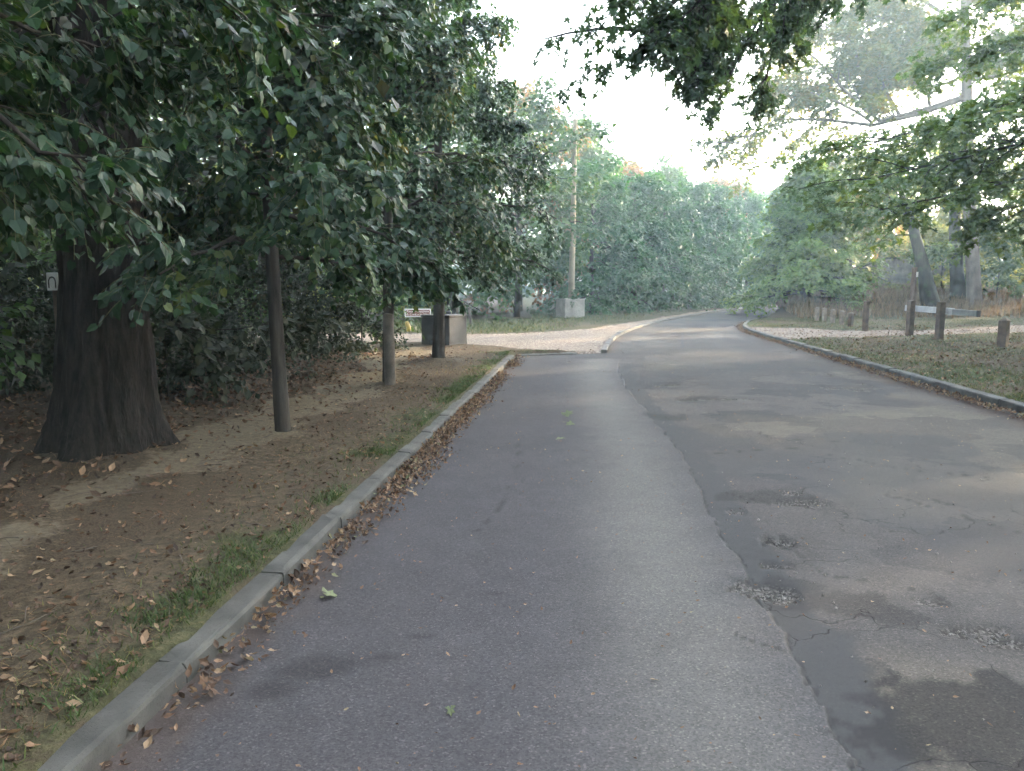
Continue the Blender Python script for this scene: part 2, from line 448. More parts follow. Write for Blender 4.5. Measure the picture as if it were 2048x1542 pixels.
def ground_mat():
    m, N, L, bs = mat_new('verge_soil_grass_gravel')
    co = objco(N)
    n1 = noise(N, L, 1.4, co, 6, 0.65); n2 = noise(N, L, 16.0, co, 5, 0.7); n3 = noise(N, L, 70.0, co, 3, 0.7)
    soil = ramp(N, [(.3, (.034, .027, .018)), (.5, (.07, .055, .037)), (.7, (.125, .098, .065))]); L.new(n2.outputs['Fac'], soil.inputs[0])
    lit = ramp(N, [(.3, (.022, .017, .012)), (.5, (.058, .043, .029)), (.68, (.105, .08, .054))]); L.new(n3.outputs['Fac'], lit.inputs[0])
    gr = ramp(N, [(.3, (.024, .027, .014)), (.5, (.05, .05, .025)), (.72, (.11, .097, .058))]); L.new(n2.outputs['Fac'], gr.inputs[0])
    pathc = ramp(N, [(.3, (.082, .068, .047)), (.6, (.14, .117, .081)), (.8, (.18, .152, .108))]); L.new(n2.outputs['Fac'], pathc.inputs[0])
    vor = N.new('ShaderNodeTexVoronoi'); vor.inputs['Scale'].default_value = 28.0; L.new(co, vor.inputs['Vector'])
    sp = N.new('ShaderNodeSeparateColor'); L.new(vor.outputs['Color'], sp.inputs[0])
    grav = ramp(N, [(.0, (.10, .077, .06)), (.45, (.18, .145, .115)), (.8, (.24, .20, .165)), (1, (.33, .29, .25))]); L.new(sp.outputs[0], grav.inputs[0])
    gv = mixc(N, L, 0.6, grav.outputs[0], mixc(N, L, n1.outputs['Fac'], (.6, .6, .6), (1.4, 1.4, 1.4)), 'MULTIPLY')
    c = mixc(N, L, attr(N, 'litter'), soil.outputs[0], lit.outputs[0])
    def soft(a, s=0.5):
        v = math_n(N, L, 'ADD', attr(N, a), math_n(N, L, 'MULTIPLY', math_n(N, L, 'SUBTRACT', n2.outputs['Fac'], 0.5), s))
        r = ramp(N, [(.38, (0, 0, 0)), (.62, (1, 1, 1))]); L.new(v, r.inputs[0])
        return r.outputs[0]
    c = mixc(N, L, soft('worn', 0.9), c, pathc.outputs[0])
    c = mixc(N, L, soft('grass', 0.9), c, gr.outputs[0])
    c = mixc(N, L, soft('gravel', 0.6), c, gv)
    L.new(c, bs.inputs['Base Color'])
    bs.inputs['Roughness'].default_value = 0.95
    bs.inputs['Specular IOR Level'].default_value = 0.1
    bump(N, L, bs, math_n(N, L, 'ADD', n2.outputs['Fac'], math_n(N, L, 'MULTIPLY', n3.outputs['Fac'], 0.4)), 0.9, 0.03)
    return m
M['ground'] = ground_mat()

def paint_mat():
    m, N, L, bs = mat_new('worn_road_paint')
    n = noise(N, L, 9.0, objco(N), 5, 0.7)
    r = ramp(N, [(.42, (.06, .059, .062)), (.74, (.082, .083, .086))]); L.new(n.outputs['Fac'], r.inputs[0])
    L.new(r.outputs[0], bs.inputs['Base Color']); bs.inputs['Roughness'].default_value = 0.95; bs.inputs['Specular IOR Level'].default_value = 0.1
    return m
M['paint'] = paint_mat()

# ------------------------------------------------------------------ road outline
def smooth_poly(pts, step=0.25, it=3):
    p = np.array(pts, float)
    for _ in range(it):   # corner cutting
        q = np.empty((2 * len(p) - 2, p.shape[1]))
        q[0::2] = p[:-1] * .75 + p[1:] * .25
        q[1::2] = p[:-1] * .25 + p[1:] * .75
        p = np.vstack([p[:1], q, p[-1:]])
    s = np.r_[0, np.cumsum(np.linalg.norm(np.diff(p, axis=0), axis=1))]
    u = np.arange(0, s[-1], step)
    return np.c_[[np.interp(u, s, p[:, i]) for i in range(p.shape[1])]].T

KL1 = np.array([(-2.20, -6.0), (0.10, 17.4)])                       # kerb of the wide bay on the left
KTH = np.array([(0.10, 17.4), (2.28, 18.4)])                        # flush stones across the track mouth
KL2 = smooth_poly([(2.28, 18.4), (2.75, 21.3), (3.5, 25.0), (5.1, 30.3), (7.6, 36.5), (11.2, 44.5), (17.2, 56), (27, 70), (44, 88)])
KR = smooth_poly([(4.75, -6.0), (6.36, 9.4), (6.95, 15.3), (7.45, 20.0), (7.75, 23.5), (8.25, 27.6), (9.9, 33.0), (14.0, 41), (21.5, 53.5), (31.5, 66), (49, 84)])
LEFT = np.vstack([KL1, KL2])
def xL(y): return np.interp(y, LEFT[:, 1], LEFT[:, 0])
def xR(y): return np.interp(y, KR[:, 1], KR[:, 0])

def polydist(x, y, pl):
    d = np.full(x.shape, 1e9)
    for a, b in zip(pl[:-1], pl[1:]):
        ab = b - a
        t = np.clip(((x - a[0]) * ab[0] + (y - a[1]) * ab[1]) / (ab @ ab), 0, 1)
        d = np.minimum(d, np.hypot(x - a[0] - t * ab[0], y - a[1] - t * ab[1]))
    return d

def track_w(x, y):
    lo = np.interp(x, [-60, -12, -4.3, -1.25, 0.6, 2.2, 2.3, 3.5, 6], [26, 22.6, 21.4, 20.1, 18.2, 18.1, 18.1, 24, 33])
    hi = np.interp(x, [-60, -12, -4.8, 0, 2.6, 4.5, 6.3], [31, 26.2, 24.8, 24.6, 27.2, 31.3, 34.5])
    w = fbm(x * 1.3, y * 1.3, 5) - 0.5
    lo, hi = lo + w * 0.8, hi + w * 0.9
    k = sstep(lo - .12, lo + .12, y) * (1 - sstep(hi - .15, hi + .15, y)) * (x < 7)
    strip = (1 - sstep(0.65, 1.0, xL(y) - x + w * 1.0)) * (x < xL(y) + .2) * (y > 30)
    return np.maximum(k, strip * 0.8)

def path_w(x, y):
    lo = np.interp(x, [7.5, 8.2, 10, 12, 16.7, 25, 45], [22.0, 22.2, 22.7, 23.6, 25, 28, 36])
    hi = np.interp(x, [8.5, 10.4, 11.2, 14, 20, 45], [28.2, 28.0, 26.2, 26.3, 30.0, 41])
    w = fbm(x * 1.1, y * 1.1, 9) - 0.5
    return sstep(lo - .15 + w, lo + .15 + w, y) * (1 - sstep(hi - .2 + w, hi + .2 + w, y)) * (x > 7.4)

WORN = np.array([gnd(*p, .1)[:2] for p in [(-500, 1300), (0, 1075), (180, 985), (380, 905), (560, 838), (680, 780), (760, 745), (800, 712), (830, 697)]])

def ground_z(x, y):
    z = 0.085 + (fbm(x * .8, y * .8, 2) - .5) * .05
    left = x < xL(y)
    z = z + np.where(left, 0.03 * sstep(1.0, 4.5, xL(y) - x) * (y < 20), 0)
    bank = sstep(34.5, 42, y - 0.12 * (x - 14)) * sstep(11.5, 15.5, x - 0.18 * np.maximum(y - 36, 0))
    z = z + np.where(~left, bank * (1.0 + 0.5 * sstep(42, 60, y)), 0)
    z = z + np.where(left & (y > 26), 0.03 * sstep(25.5, 29, y - np.maximum(x, 0) * 1.1), 0)
    for q in [gnd(*p_, .1) for p_ in ((567, 872), (777, 769), (877, 719))]:
        z = z + .07 * np.exp(-((x - q[0]) ** 2 + (y - q[1]) ** 2) / .09)
    q = gnd(218, 905, .1); z = z + .10 * np.exp(-((x - q[0]) ** 2 + (y - q[1]) ** 2) / .55)
    near_road = sstep(0.0, 0.35, np.abs(np.where(left, xL(y) - x, x - xR(y))))
    tw = np.maximum(track_w(x, y), path_w(x, y) * .6)
    z = z * (1 - tw) + (0.025 + (fbm(x * 1.7, y * 1.7, 4) - .5) * .03) * tw
    return z

# ------------------------------------------------------------------ ground sheet (split into ground, track, footpath)
def axis(parts):
    return np.unique(np.concatenate(parts).round(4))
gx = axis([-np.geomspace(12, 400, 40), np.arange(-12, -4, .16), np.arange(-4, 9.6, .1), np.arange(9.6, 14.5, .16), np.arange(14.5, 24, .25), np.geomspace(24, 400, 36)])
yy = [1.0]
while yy[-1] < 60: yy.append(yy[-1] + max(.08, .0095 * yy[-1]))
gy = axis([-np.geomspace(0.5, 100, 14), np.array([0, .3, .6]), np.array(yy), np.geomspace(62, 500, 30)])
X, Y = np.meshgrid(gx, gy)
inside = (X > xL(Y)) & (X < xR(Y))
far = np.minimum(np.abs(X - xL(Y)), np.abs(X - xR(Y)))
D = polydist(X.ravel(), Y.ravel(), LEFT).reshape(X.shape)
D = np.minimum(D, polydist(X.ravel(), Y.ravel(), KR).reshape(X.shape))
SD = np.where(inside, -D, D)
Zg = ground_z(X, Y)
k = sstep(0.03, 0.11, SD)
Z = Zg * k + (-0.12) * (1 - k)
TW, PW = track_w(X, Y), path_w(X, Y)
leftside = X < (xL(Y) + xR(Y)) / 2
ew = fbm(X * 1.6, Y * 1.6, 21)
ew2 = fbm(X * .45, Y * .45, 33)
dW = polydist(X.ravel(), Y.ravel(), WORN).reshape(X.shape)
worn = np.where(leftside & (Y < 22), (1 - sstep(.0, .95, dW + (ew - .5) * 1.5)) * .85, 0)
dk = np.where(leftside, xL(Y) - X, X - xR(Y))
gL = np.clip(.95 - sstep(0, .55, dk + (ew - .5) * 1.5) * .75 - (ew2 < .42) * .25, 0, 1) * (Y < 22)
gLfar = np.clip(.75 + (ew2 - .5) * 1.2, 0, 1) * sstep(21, 24, Y) * (1 - sstep(31, 36, Y + X * 0.0) * (X < 1))
gR = np.clip(.78 + (ew2 - .52) * 2.2 + (ew - .5) * .7, 0, 1) * (1 - sstep(35, 37, Y - .12 * (X - 14)) * (X > 12))
nearR = sstep(.8, 2.5, dk) * (1 - sstep(16, 21, Y))
gR = gR * (1 - .55 * nearR)
grass = np.where(leftside, np.maximum(gL, gLfar), gR) * (1 - worn) * (1 - np.maximum(TW, PW))
litter = np.where(leftside, .8 * sstep(.42, .66, ew + .12 * sstep(1.5, 3, dk)), .45 + .4 * (ew - .3))
ny, nx = X.shape
I = np.arange(nx * ny).reshape(ny, nx)
Q = np.stack([I[:-1, :-1], I[:-1, 1:], I[1:, 1:], I[1:, :-1]], -1).reshape(-1, 4)
keep = ~((SD < -.35).ravel()[Q].all(1))
Q = Q[keep]
Vg = np.c_[X.ravel(), Y.ravel(), Z.ravel()]
A = {'worn': worn.ravel(), 'grass': grass.ravel(), 'litter': litter.ravel(), 'gravel': np.maximum(TW, PW * .85).ravel()}
qt = (TW.ravel()[Q].mean(1) > .5); qp = (PW.ravel()[Q].mean(1) > .5) & ~qt
for nm, sel in (('ground', ~qt & ~qp), ('gravel_track', qt), ('footpath', qp)):
    q = Q[sel]
    u, inv = np.unique(q, return_inverse=True)
    me = mesh_np(nm, Vg[u], inv.reshape(-1, 4), None, {k_: v[u] for k_, v in A.items()}, [M['ground']], None, True)
    tag(link(nm, me), kind='structure')

# ------------------------------------------------------------------ road
ry = [-6, -3, -1, 0, .5, 1.0]
while ry[-1] < 84: ry.append(ry[-1] + max(.016, .0105 * ry[-1]))
ry = np.array(ry)
NT = 200
RY = np.repeat(ry[:, None], NT, 1)
a, b = xL(RY) - .03, xR(RY) + .03
seam = np.array([gnd(*p)[:2] for p in [(1700, 1600), (1700, 1542), (1690, 1500), (1655, 1430), (1620, 1380), (1590, 1330), (1552, 1270), (1530, 1225), (1500, 1180), (1475, 1120), (1440, 1070), (1415, 1030), (1410, 1000), (1385, 950), (1350, 890), (1290, 820), (1250, 770), (1235, 735), (1240, 712)]])
seam = np.vstack([[seam[0, 0] + .05, -6], seam])
o = np.argsort(seam[:, 1]); seam = seam[o]
xb = np.clip(np.interp(RY, seam[:, 1], seam[:, 0]), a + .2, b - .2)
uc = np.linspace(-1, 1, NT); wc = np.sign(uc) * (.35 * np.abs(uc) + .65 * np.abs(uc) ** 2.2)
nl = int(NT * .42)
wl_, wr_ = np.linspace(1, 0, nl, endpoint=False), np.linspace(0, 1, NT - nl)
cc = lambda w: .3 * w + .7 * w ** 1.9
RX = np.concatenate([xb[:, :1] + (a - xb)[:, :1] * cc(wl_)[None], xb[:, :1] + (b - xb)[:, :1] * cc(wr_)[None]], 1)
xs = np.interp(RY, seam[:, 1], seam[:, 0]) + (fbm(RX * 0 + 3.1, RY * 5, 6, 5) - .5) * .12 + (fbm(RX * 0 + 1.1, RY * 22, 8, 3) - .5) * .05
far_old = sstep(15, 18, RY)
rightof = RX - xs
old = sstep(-.008, .008, rightof)
old = np.where(RY > 15.5, np.maximum(old * (1 - far_old), .5 * far_old), old)
n1, n2, n3 = fbm(RX * 1.2, RY * 1.2, 41), fbm(RX * 5, RY * 5, 42), fbm(RX * .5, RY * .28, 43)
tarw = .26 + .12 * (fbm(RX * 0, RY * 1.3, 45) - .5)
tar = old * (1 - sstep(tarw - .04, tarw + .05, rightof + (n2 - .5) * .22)) * (RY < 16)
tar = np.maximum(tar, .6 * old * sstep(.585, .63, fbm(RX * .55, RY * .4, 47) + (n2 - .5) * .12))
worn_r = np.exp(-((rightof + .45) / .42) ** 2) * .8 * (1 - old) * (RY < 17) * (.6 + .8 * n3) + .5 * sstep(.5, .75, n3) * far_old
tan = old * sstep(.46, .62, fbm(RX * .6 + 4, RY * .45, 48)) * .75
dark, pot, dz = np.zeros_like(RX), np.zeros_like(RX), np.zeros_like(RX)
n4, n5 = fbm(RX * 13, RY * 13, 44, 4), fbm(RX * 3.1 + 9, RY * 3.1, 46, 3)
def ell(px, py, w, d, rz=0.0, rag=.5, soft=.3):
    c = gnd(px, py)
    x, y = RX - c[0], RY - c[1]
    x, y = x * math.cos(rz) + y * math.sin(rz), -x * math.sin(rz) + y * math.cos(rz)
    r = np.hypot(x / (w / 2), y / (d / 2)) + (n2 - .5) * 1.6 * rag + (n5 - .5) * 2.4 * rag + (n4 - .5) * 1.3 * rag
    return 1 - sstep(1 - soft, 1 + soft, r)
PITS = []
def upd(A_, v, amt=1.0): np.maximum(A_, v * amt, out=A_)
for p in [(1965, 1440, .95, .66, .1), (1680, 1195, .78, .34, -.25), (1600, 1165, .4, .22, -.3), (1800, 1225, .35, .2, 0), (1540, 990, .7, .35, 0), (1330, 830, .6, .5, 0)]:
    upd(dark, ell(*p, rag=.45, soft=.12), .5 * (.75 + .5 * (1 - n5)))
for p in [(640, 1325, .26, .2, .2), (540, 1375, .16, .14, 0), (845, 1268, .10, .05, 0), (770, 1310, .10, .06, 0), (990, 1185, .1, .05, 0), (600, 1335, .2, .12, 0), (1720, 1385, .16, .07, 0)]:
    upd(dark, ell(*p, rag=.3, soft=.5), .55)
for p in [(1615, 1000, .36, .17, .15, .04), (1480, 1018, .2, .1, 0, .03), (1545, 1075, .30, .20, -.5, .05), (1545, 1126, .18, .14, -.3, .045), (1545, 1180, .26, .16, -.2, .03), (1585, 980, .12, .1, 0, .02), (1850, 1195, .3, .1, -.1, .02), (1940, 1255, .34, .12, 0, .025),
          (1665, 745, .75, .6, 0, .04), (1700, 772, .8, .5, 0, .035), (1725, 762, .4, .4, 0, .03), (1370, 795, .5, .3, 0, .03), (1345, 768, .4, .3, 0, .025), (1630, 772, .6, .4, 0, .03), (1470, 795, .6, .22, 0, .02), (2020, 1275, .2, .1, 0, .02)]:
    e = ell(*p[:5], rag=1.0, soft=.06)
    upd(pot, e * sstep(.3, .55, n4 + .2 * e), .85); upd(dark, ell(p[0], p[1], p[2] * 1.7, p[3] * 1.9, p[4], 1.0, .5), .22); dz -= e * (p[5] * .7 + .012 * (n4 - .3)); PITS.append((e, p[5]))
pitmask = np.max([e_ for e_, _ in PITS], axis=0)
upd(dark, ell(1975, 1440, 1.0, .66, .1, rag=.5, soft=.08), .75)
# pale patch of spilled plaster and long crack on the newer strip
crack = (1 - sstep(.004, .016, np.abs(rightof - .008))) * (RY < 14) * sstep(.36, .5, n4) * .8
ck = np.array([gnd(*p)[:2] for p in [(945, 1068), (975, 1040), (1003, 1008), (1006, 985), (1028, 960), (1036, 915), (1032, 880)]])
dc = polydist(RX.ravel(), RY.ravel(), ck).reshape(RX.shape) + np.abs(n2 - .5) * .03
upd(crack, 1 - sstep(.004, .016, dc), .85)
for pl in [[(1430, 975), (1560, 1005), (1640, 1000)], [(1500, 1055), (1570, 1085), (1650, 1140), (1850, 1170), (2048, 1300)], [(1420, 905), (1600, 895), (1800, 930), (2048, 960)], [(1465, 850), (1490, 845), (1540, 872), (1700, 880)], [(1700, 975), (1830, 1000), (2048, 1060)], [(1880, 1000), (1960, 1020), (2048, 1018)], [(1350, 800), (1440, 790), (1520, 798)], [(1480, 1280), (1560, 1310), (1600, 1330)]]:
    g_ = np.array([gnd(*p)[:2] for p in pl])
    dc = polydist(RX.ravel() + (n2.ravel() - .5) * .2, RY.ravel() + (n1.ravel() - .5) * .25, g_).reshape(RX.shape)
    upd(crack, (1 - sstep(.004, .02, dc)) * sstep(.38, .5, n2), .9)
edgeR, edgeL = xR(RY) - RX, RX - xL(RY)
dirt = np.maximum((1 - sstep(.1, .55, edgeR + (n2 - .5) * .4)) * .6, (1 - sstep(.02, .3, edgeL + (n2 - .5) * .3)) * .45)
RZ = -0.02 * old * (RY < 17) + dz + (n1 - .5) * .012 * old + .012 * sstep(0, 3, np.minimum(edgeL, edgeR)) - .012
Iq = np.arange(RX.size).reshape(RX.shape)
Qr = np.stack([Iq[:-1, :-1], Iq[:-1, 1:], Iq[1:, 1:], Iq[1:, :-1]], -1).reshape(-1, 4)
me = mesh_np('road', np.c_[RX.ravel(), RY.ravel(), RZ.ravel()], Qr, None,
             {k_: v.ravel() for k_, v in dict(old=old, tar=tar, worn=np.clip(worn_r, 0, 1), tan=tan, dark=dark, pot=pot, crack=crack, dirt=dirt).items()}, [M['asphalt']], None, True)
tag(link('road', me), kind='structure')

# faint painted corner on the road
b = Buf()
def strip(p, q, w):
    p, q = np.array(p), np.array(q); d = norm(q - p); n_ = np.array((-d[1], d[0])) * w / 2
    V = [(*(p - n_), .006), (*(q - n_), .006), (*(q + n_), .006), (*(p + n_), .006)]
    b.add(V, [(0, 1, 2, 3)])
c0, c1, c2 = gnd(1365, 665)[:2], gnd(1365, 696)[:2], gnd(1445, 696)[:2]
strip(c0, c1, .09); strip(c1 + (.05, .0), c2, .10)
tag(link('road_marking', b.mesh('road_marking', [M['paint']])), kind='structure')

# ------------------------------------------------------------------ kerbs, every stone its own piece
def kerb_stone_mesh(L, w, h, mat):
    b = Buf()
    prof = [(0, -.15), (0, h - .022), (.006, h - .008), (.022, h), (w, h), (w, -.15)]
    n = len(prof)
    rk = np.random.default_rng(int(w * 1e5 + h * 1e6))
    ys = [.003, L * .08, L * .55, L * .9, L - .003]
    V = [(x + rk.normal() * .003 * (0 < i < 4), y_, z + rk.normal() * .003 * (0 < i < 5) - .004 * (0 < i < 4) * (y_ in (ys[0], ys[-1]))) for y_ in ys for i, (x, z) in enumerate(prof)]
    Q = [(k_ * n + i, k_ * n + i + n, k_ * n + i + 1 + n, k_ * n + i + 1) for k_ in range(4) for i in range(n - 1)]
    T = []
    for i in range(1, n - 1): T += [(0, i, i + 1), (4 * n, 4 * n + i + 1, 4 * n + i)]
    b.add(V, Q, T)
    return b.mesh('kerb_stone', [mat])

def lay_kerb(name, label, pl, side, L, w, h, mat, group=None, jit=.003, seed=1):
    rng = np.random.default_rng(seed)
    s = np.r_[0, np.cumsum(np.linalg.norm(np.diff(pl, axis=0), axis=1))]
    root = thing(name, label, 'kerb', (pl[0, 0], pl[0, 1], 0), 0, group)
    meshes = [kerb_stone_mesh(L, w * k_, h * q_, mat) for k_, q_ in ((1, 1), (.97, .96), (1.03, 1.02), (.99, .98), (1.02, .99))]
    for k_ in range(int(s[-1] / L)):
        p = np.array([np.interp(k_ * L, s, pl[:, i]) for i in (0, 1)])
        q = np.array([np.interp(k_ * L + L, s, pl[:, i]) for i in (0, 1)])
        if q[1] < 1.2: continue
        d = q - p
        rz = math.atan2(-d[0], d[1])
        o = link('kerb_stone', meshes[rng.integers(5)], root)
        o.scale = (side, 1, 1)
        o.location = (p[0] - pl[0, 0] + rng.normal() * jit, p[1] - pl[0, 1], rng.normal() * jit)
        o.rotation_euler = (rng.normal() * .004, rng.normal() * .006, rz + rng.normal() * .006)
    return root
lay_kerb('kerb', 'straight grey concrete kerb beside the leaf-strewn gutter under the row of trees', KL1 + np.array([0, 0.0]), -1, 1.0, .12, .082, M['kerb'], seed=3)
lay_kerb('kerb', 'flush stone edging across the mouth of the gravel track', KTH, -1, .8, .14, .03, M['kerb_pale'], seed=4)
lay_kerb('kerb', 'curving kerb beyond the gravel track, below the grass strip with the pole', KL2[:240], -1, .95, .14, .07, M['kerb_pale'], jit=.006, seed=5)
lay_kerb('kerb', 'long curving kerb along the right-hand grass verge', KR[:200], 1, .95, .15, .105, M['kerb'], jit=.005, seed=6)

# ------------------------------------------------------------------ trees
def trunk_rings(path, rad, sides, flare=0.0, furrow=0.0, seed=0, lobes=6):
    """trunk skin: path (k,3), rad (k)"""
    rng = np.random.default_rng(seed)
    P, k_ = np.asarray(path, float), len(path)
    th = np.linspace(0, 2 * np.pi, sides, endpoint=False)
    h = P[:, 2] - P[0, 2]
    ph = rng.uniform(0, 6.28, 8)
    lob = np.cos(lobes * th + ph[0]) * .5 + np.cos((lobes - 2) * th + ph[1]) * .5
    R = np.asarray(rad)[:, None] * (1 + flare * np.exp(-h / (.55 * (rad[0] * 2.2)))[:, None] * (.75 + .55 * lob[None]))
    R = R * (1 + .03 * np.cos(2 * th + ph[2])[None] + .02 * np.sin(3 * th[None] + h[:, None] * 1.3 + ph[3]))
    if furrow:
        TH, H = np.meshgrid(th, h)
        R = R + furrow * (fbm(TH * 9 + 2 * np.sin(H * 1.7), H * 2.2, seed, 4) - .5) * 2
    V = np.stack([P[:, None, 0] + R * np.cos(th), P[:, None, 1] + R * np.sin(th), np.repeat(P[:, 2:3], sides, 1)], -1)
    I_ = np.arange(k_ * sides).reshape(k_, sides)
    a_ = I_[:-1]; b_ = np.roll(a_, -1, 1); d_ = I_[1:]; c_ = np.roll(d_, -1, 1)
    return V.reshape(-1, 3), np.stack([a_, b_, c_, d_], -1).reshape(-1, 4)

def crown_mesh(boughs, rng, sub=7, twig=8, lpt=7, blen=None, sublen=.45, twlen=.55, leaf='diamond', size=.09, leaf_m=None, twig_m=None,
               flat=.7, droop=.25, spray=.45, hang=.35, outward=None, twigs=True, trunkbuf=None, brad=.03, subt=(.25, 1.0), szj=(.6, 1.25), shift=0.0, subang=(.5, 1.15), subtube=True, prune=None):
    """boughs (n,k,3): sub-branches, twigs and leaves; boughs and sub-branches go to trunkbuf"""
    if prune is not None:   # cut back limbs that reach too far
        for _ in range(4):
            bad = ~prune(boughs[:, -1])
            boughs[bad] = boughs[bad][:, :1] + (boughs[bad] - boughs[bad][:, :1]) * .75
    bl = np.linalg.norm(boughs[:, -1] - boughs[:, 0], axis=1)
    S, sl, si = spawn(boughs, sub, subt[0], subt[1], subang, np.maximum(bl * sublen, .35), droop, rng, flat, 5)
    if prune is not None:
        ok = prune(S[:, -1]); S, sl, si = S[ok], sl[ok], si[ok]
    allp = np.concatenate([S, boughs[:, -1:] + (boughs[:, -1:] - boughs[:, -2:-1]) * np.linspace(0, .6, 5)[None, :, None]])
    Tw, tl, ti = spawn(allp, twig, .1, 1.0, (.3, 1.2), twlen, droop * 1.3, rng, flat, 4)
    if prune is not None:
        ok = prune(Tw[:, -1]) & prune(Tw[:, 0]); Tw, tl, ti = Tw[ok], tl[ok], ti[ok]
    clump = np.concatenate([rng.uniform(0, 1, len(boughs))[si], rng.uniform(0, 1, len(boughs))])
    clump = clump * .5 + rng.uniform(0, 1, len(clump)) * .5
    if trunkbuf is not None:
        k_ = boughs.shape[1]
        r0 = brad * np.clip(bl / np.median(bl), .5, 1.6)
        V, Q_ = tube_batch(boughs, r0[:, None] * np.linspace(1, .28, k_)[None], 6)
        trunkbuf.add(V, Q_)
        if subtube:
            V, Q_ = tube_batch(S, (r0[si] * .38)[:, None] * np.linspace(1, .25, 5)[None], 3)
            trunkbuf.add(V, Q_)
    b = Buf()
    if twigs:
        V, Q_ = tube_batch(Tw, np.full(len(Tw), size * .035 + .0012)[:, None] * np.linspace(1, .45, 4)[None], 3)
        b.add(V, Q_, mat=1)
    n = len(Tw)
    u = (np.arange(lpt)[None] + rng.uniform(.1, .9, (n, lpt))) / lpt
    s = u * 3; i = np.minimum(s.astype(int), 2); f = (s - i)[..., None]; r = np.arange(n)[:, None]
    pos = Tw[r, i] * (1 - f) + Tw[r, i + 1] * f
    tg = norm(Tw[r, i + 1] - Tw[r, i])
    sd = norm(np.cross(tg, np.array([0, 0, 1.])) + 1e-6) * np.where(np.arange(lpt) % 2, 1, -1)[None, :, None]
    d = norm(tg * .55 + sd * .8 + rng.normal(size=pos.shape) * spray + np.array([0, 0, -hang]))
    nr = np.array([0, 0, 1.0]) + rng.normal(size=pos.shape) * spray
    if outward is not None:
        ow = pos - np.asarray(outward); ow[..., 2] *= .25
        nr = nr + norm(ow) * .7
    nr = norm(nr - (nr * d).sum(-1, keepdims=True) * d)
    pos = pos + d * (size * .25)
    pos, d, nr = pos.reshape(-1, 3), d.reshape(-1, 3), nr.reshape(-1, 3)
    sz = size * rng.uniform(szj[0], szj[1], len(pos))
    V, Q_, T_, per = leaf_batch(pos, d, nr, sz, leaf)
    val = np.clip(np.repeat(clump[ti], lpt) * .45 + rng.uniform(0, 1, len(pos)) * .55 + shift, 0, 1)
    b.add(V, Q_, T_, np.repeat(val, per), 0)
    return b, len(pos)

LEAFCOUNT = [0]
def tree(name, label, cat, base, h, tr, c0, prof, nb, leafkw, bark='bark', lean=(0, 0), seed=0, group=None, elev=(-.1, .9), sides=12, flare=.35, furrow=0.0,
         extra=None, az=None, rings=14, bdroop=.18, trunk_top=1.0, bottom_short=1.0, crown_name='crown'):
    """trunk with boughs up an axis; prof(t) gives the crown radius at relative crown height t"""
    rng = np.random.default_rng(seed)
    base = np.asarray(base, float)
    root = thing(name, label, cat, tuple(base), 0, group)
    zz = np.linspace(0, h * trunk_top, rings) ** 1.0
    if flare or furrow: zz = np.r_[-.15, np.geomspace(.04, h * trunk_top, rings + 6)]
    wob = rng.normal(size=(2,)) * (.006 if name in ('lime_tree', 'old_tree') else .02) * h
    P = np.c_[base[0] + lean[0] * (zz / h) + wob[0] * np.sin(zz / h * 4), base[1] + lean[1] * (zz / h) + wob[1] * np.sin(zz / h * 3.1), base[2] + zz]
    rad = tr * np.clip(1 - .8 * np.clip(zz, 0, None) / h, .12, 1)
    tb = Buf()
    V, Q_ = trunk_rings(P, rad, sides, flare, furrow, seed)
    tb.add(V, Q_)
    tt = (np.arange(nb) + rng.uniform(0, 1, nb)) / nb
    hz = c0 + (h * .97 - c0) * tt
    A_ = np.arange(nb) * 2.39996 + rng.normal(size=nb) * .35
    if az is not None: A_ = rng.uniform(az[0], az[1], nb)
    L_ = np.array([prof(q) for q in tt]) * rng.uniform(.72, 1.12, nb)
    el = elev[0] + (elev[1] - elev[0]) * tt + rng.normal(size=nb) * .14
    o_ = np.c_[np.interp(hz, zz, P[:, 0]), np.interp(hz, zz, P[:, 1]), base[2] + hz]
    dr = np.c_[np.cos(A_) * np.cos(el), np.sin(A_) * np.cos(el), np.sin(el)]
    u = np.linspace(0, 1, 6)
    B = o_[:, None] + dr[:, None] * (L_[:, None] * u[None])[..., None]
    B[..., 2] -= bdroop * L_[:, None] * u[None] ** 2
    B[:, 1:, :] += rng.normal(size=(nb, 5, 3)) * .03 * L_[:, None, None]
    if extra is not None: B = np.concatenate([B, extra])
    kw = dict(leafkw)
    lm, tm = M[kw.pop('leaf_m')], M[kw.pop('twig_m', 'twig')]
    cb, n = crown_mesh(B, rng, trunkbuf=tb, brad=tr * .22, outward=base + (0, 0, h * .4), **kw)
    LEAFCOUNT[0] += n
    link('trunk', tb.mesh('trunk', [M[bark]], True, base), root)
    link(crown_name, cb.mesh('crown', [lm, tm], False, base), root)
    return root

def gz(x, y): return float(ground_z(np.array([x]), np.array([y]))[0])
def on(x, y): return (x, y, gz(x, y))

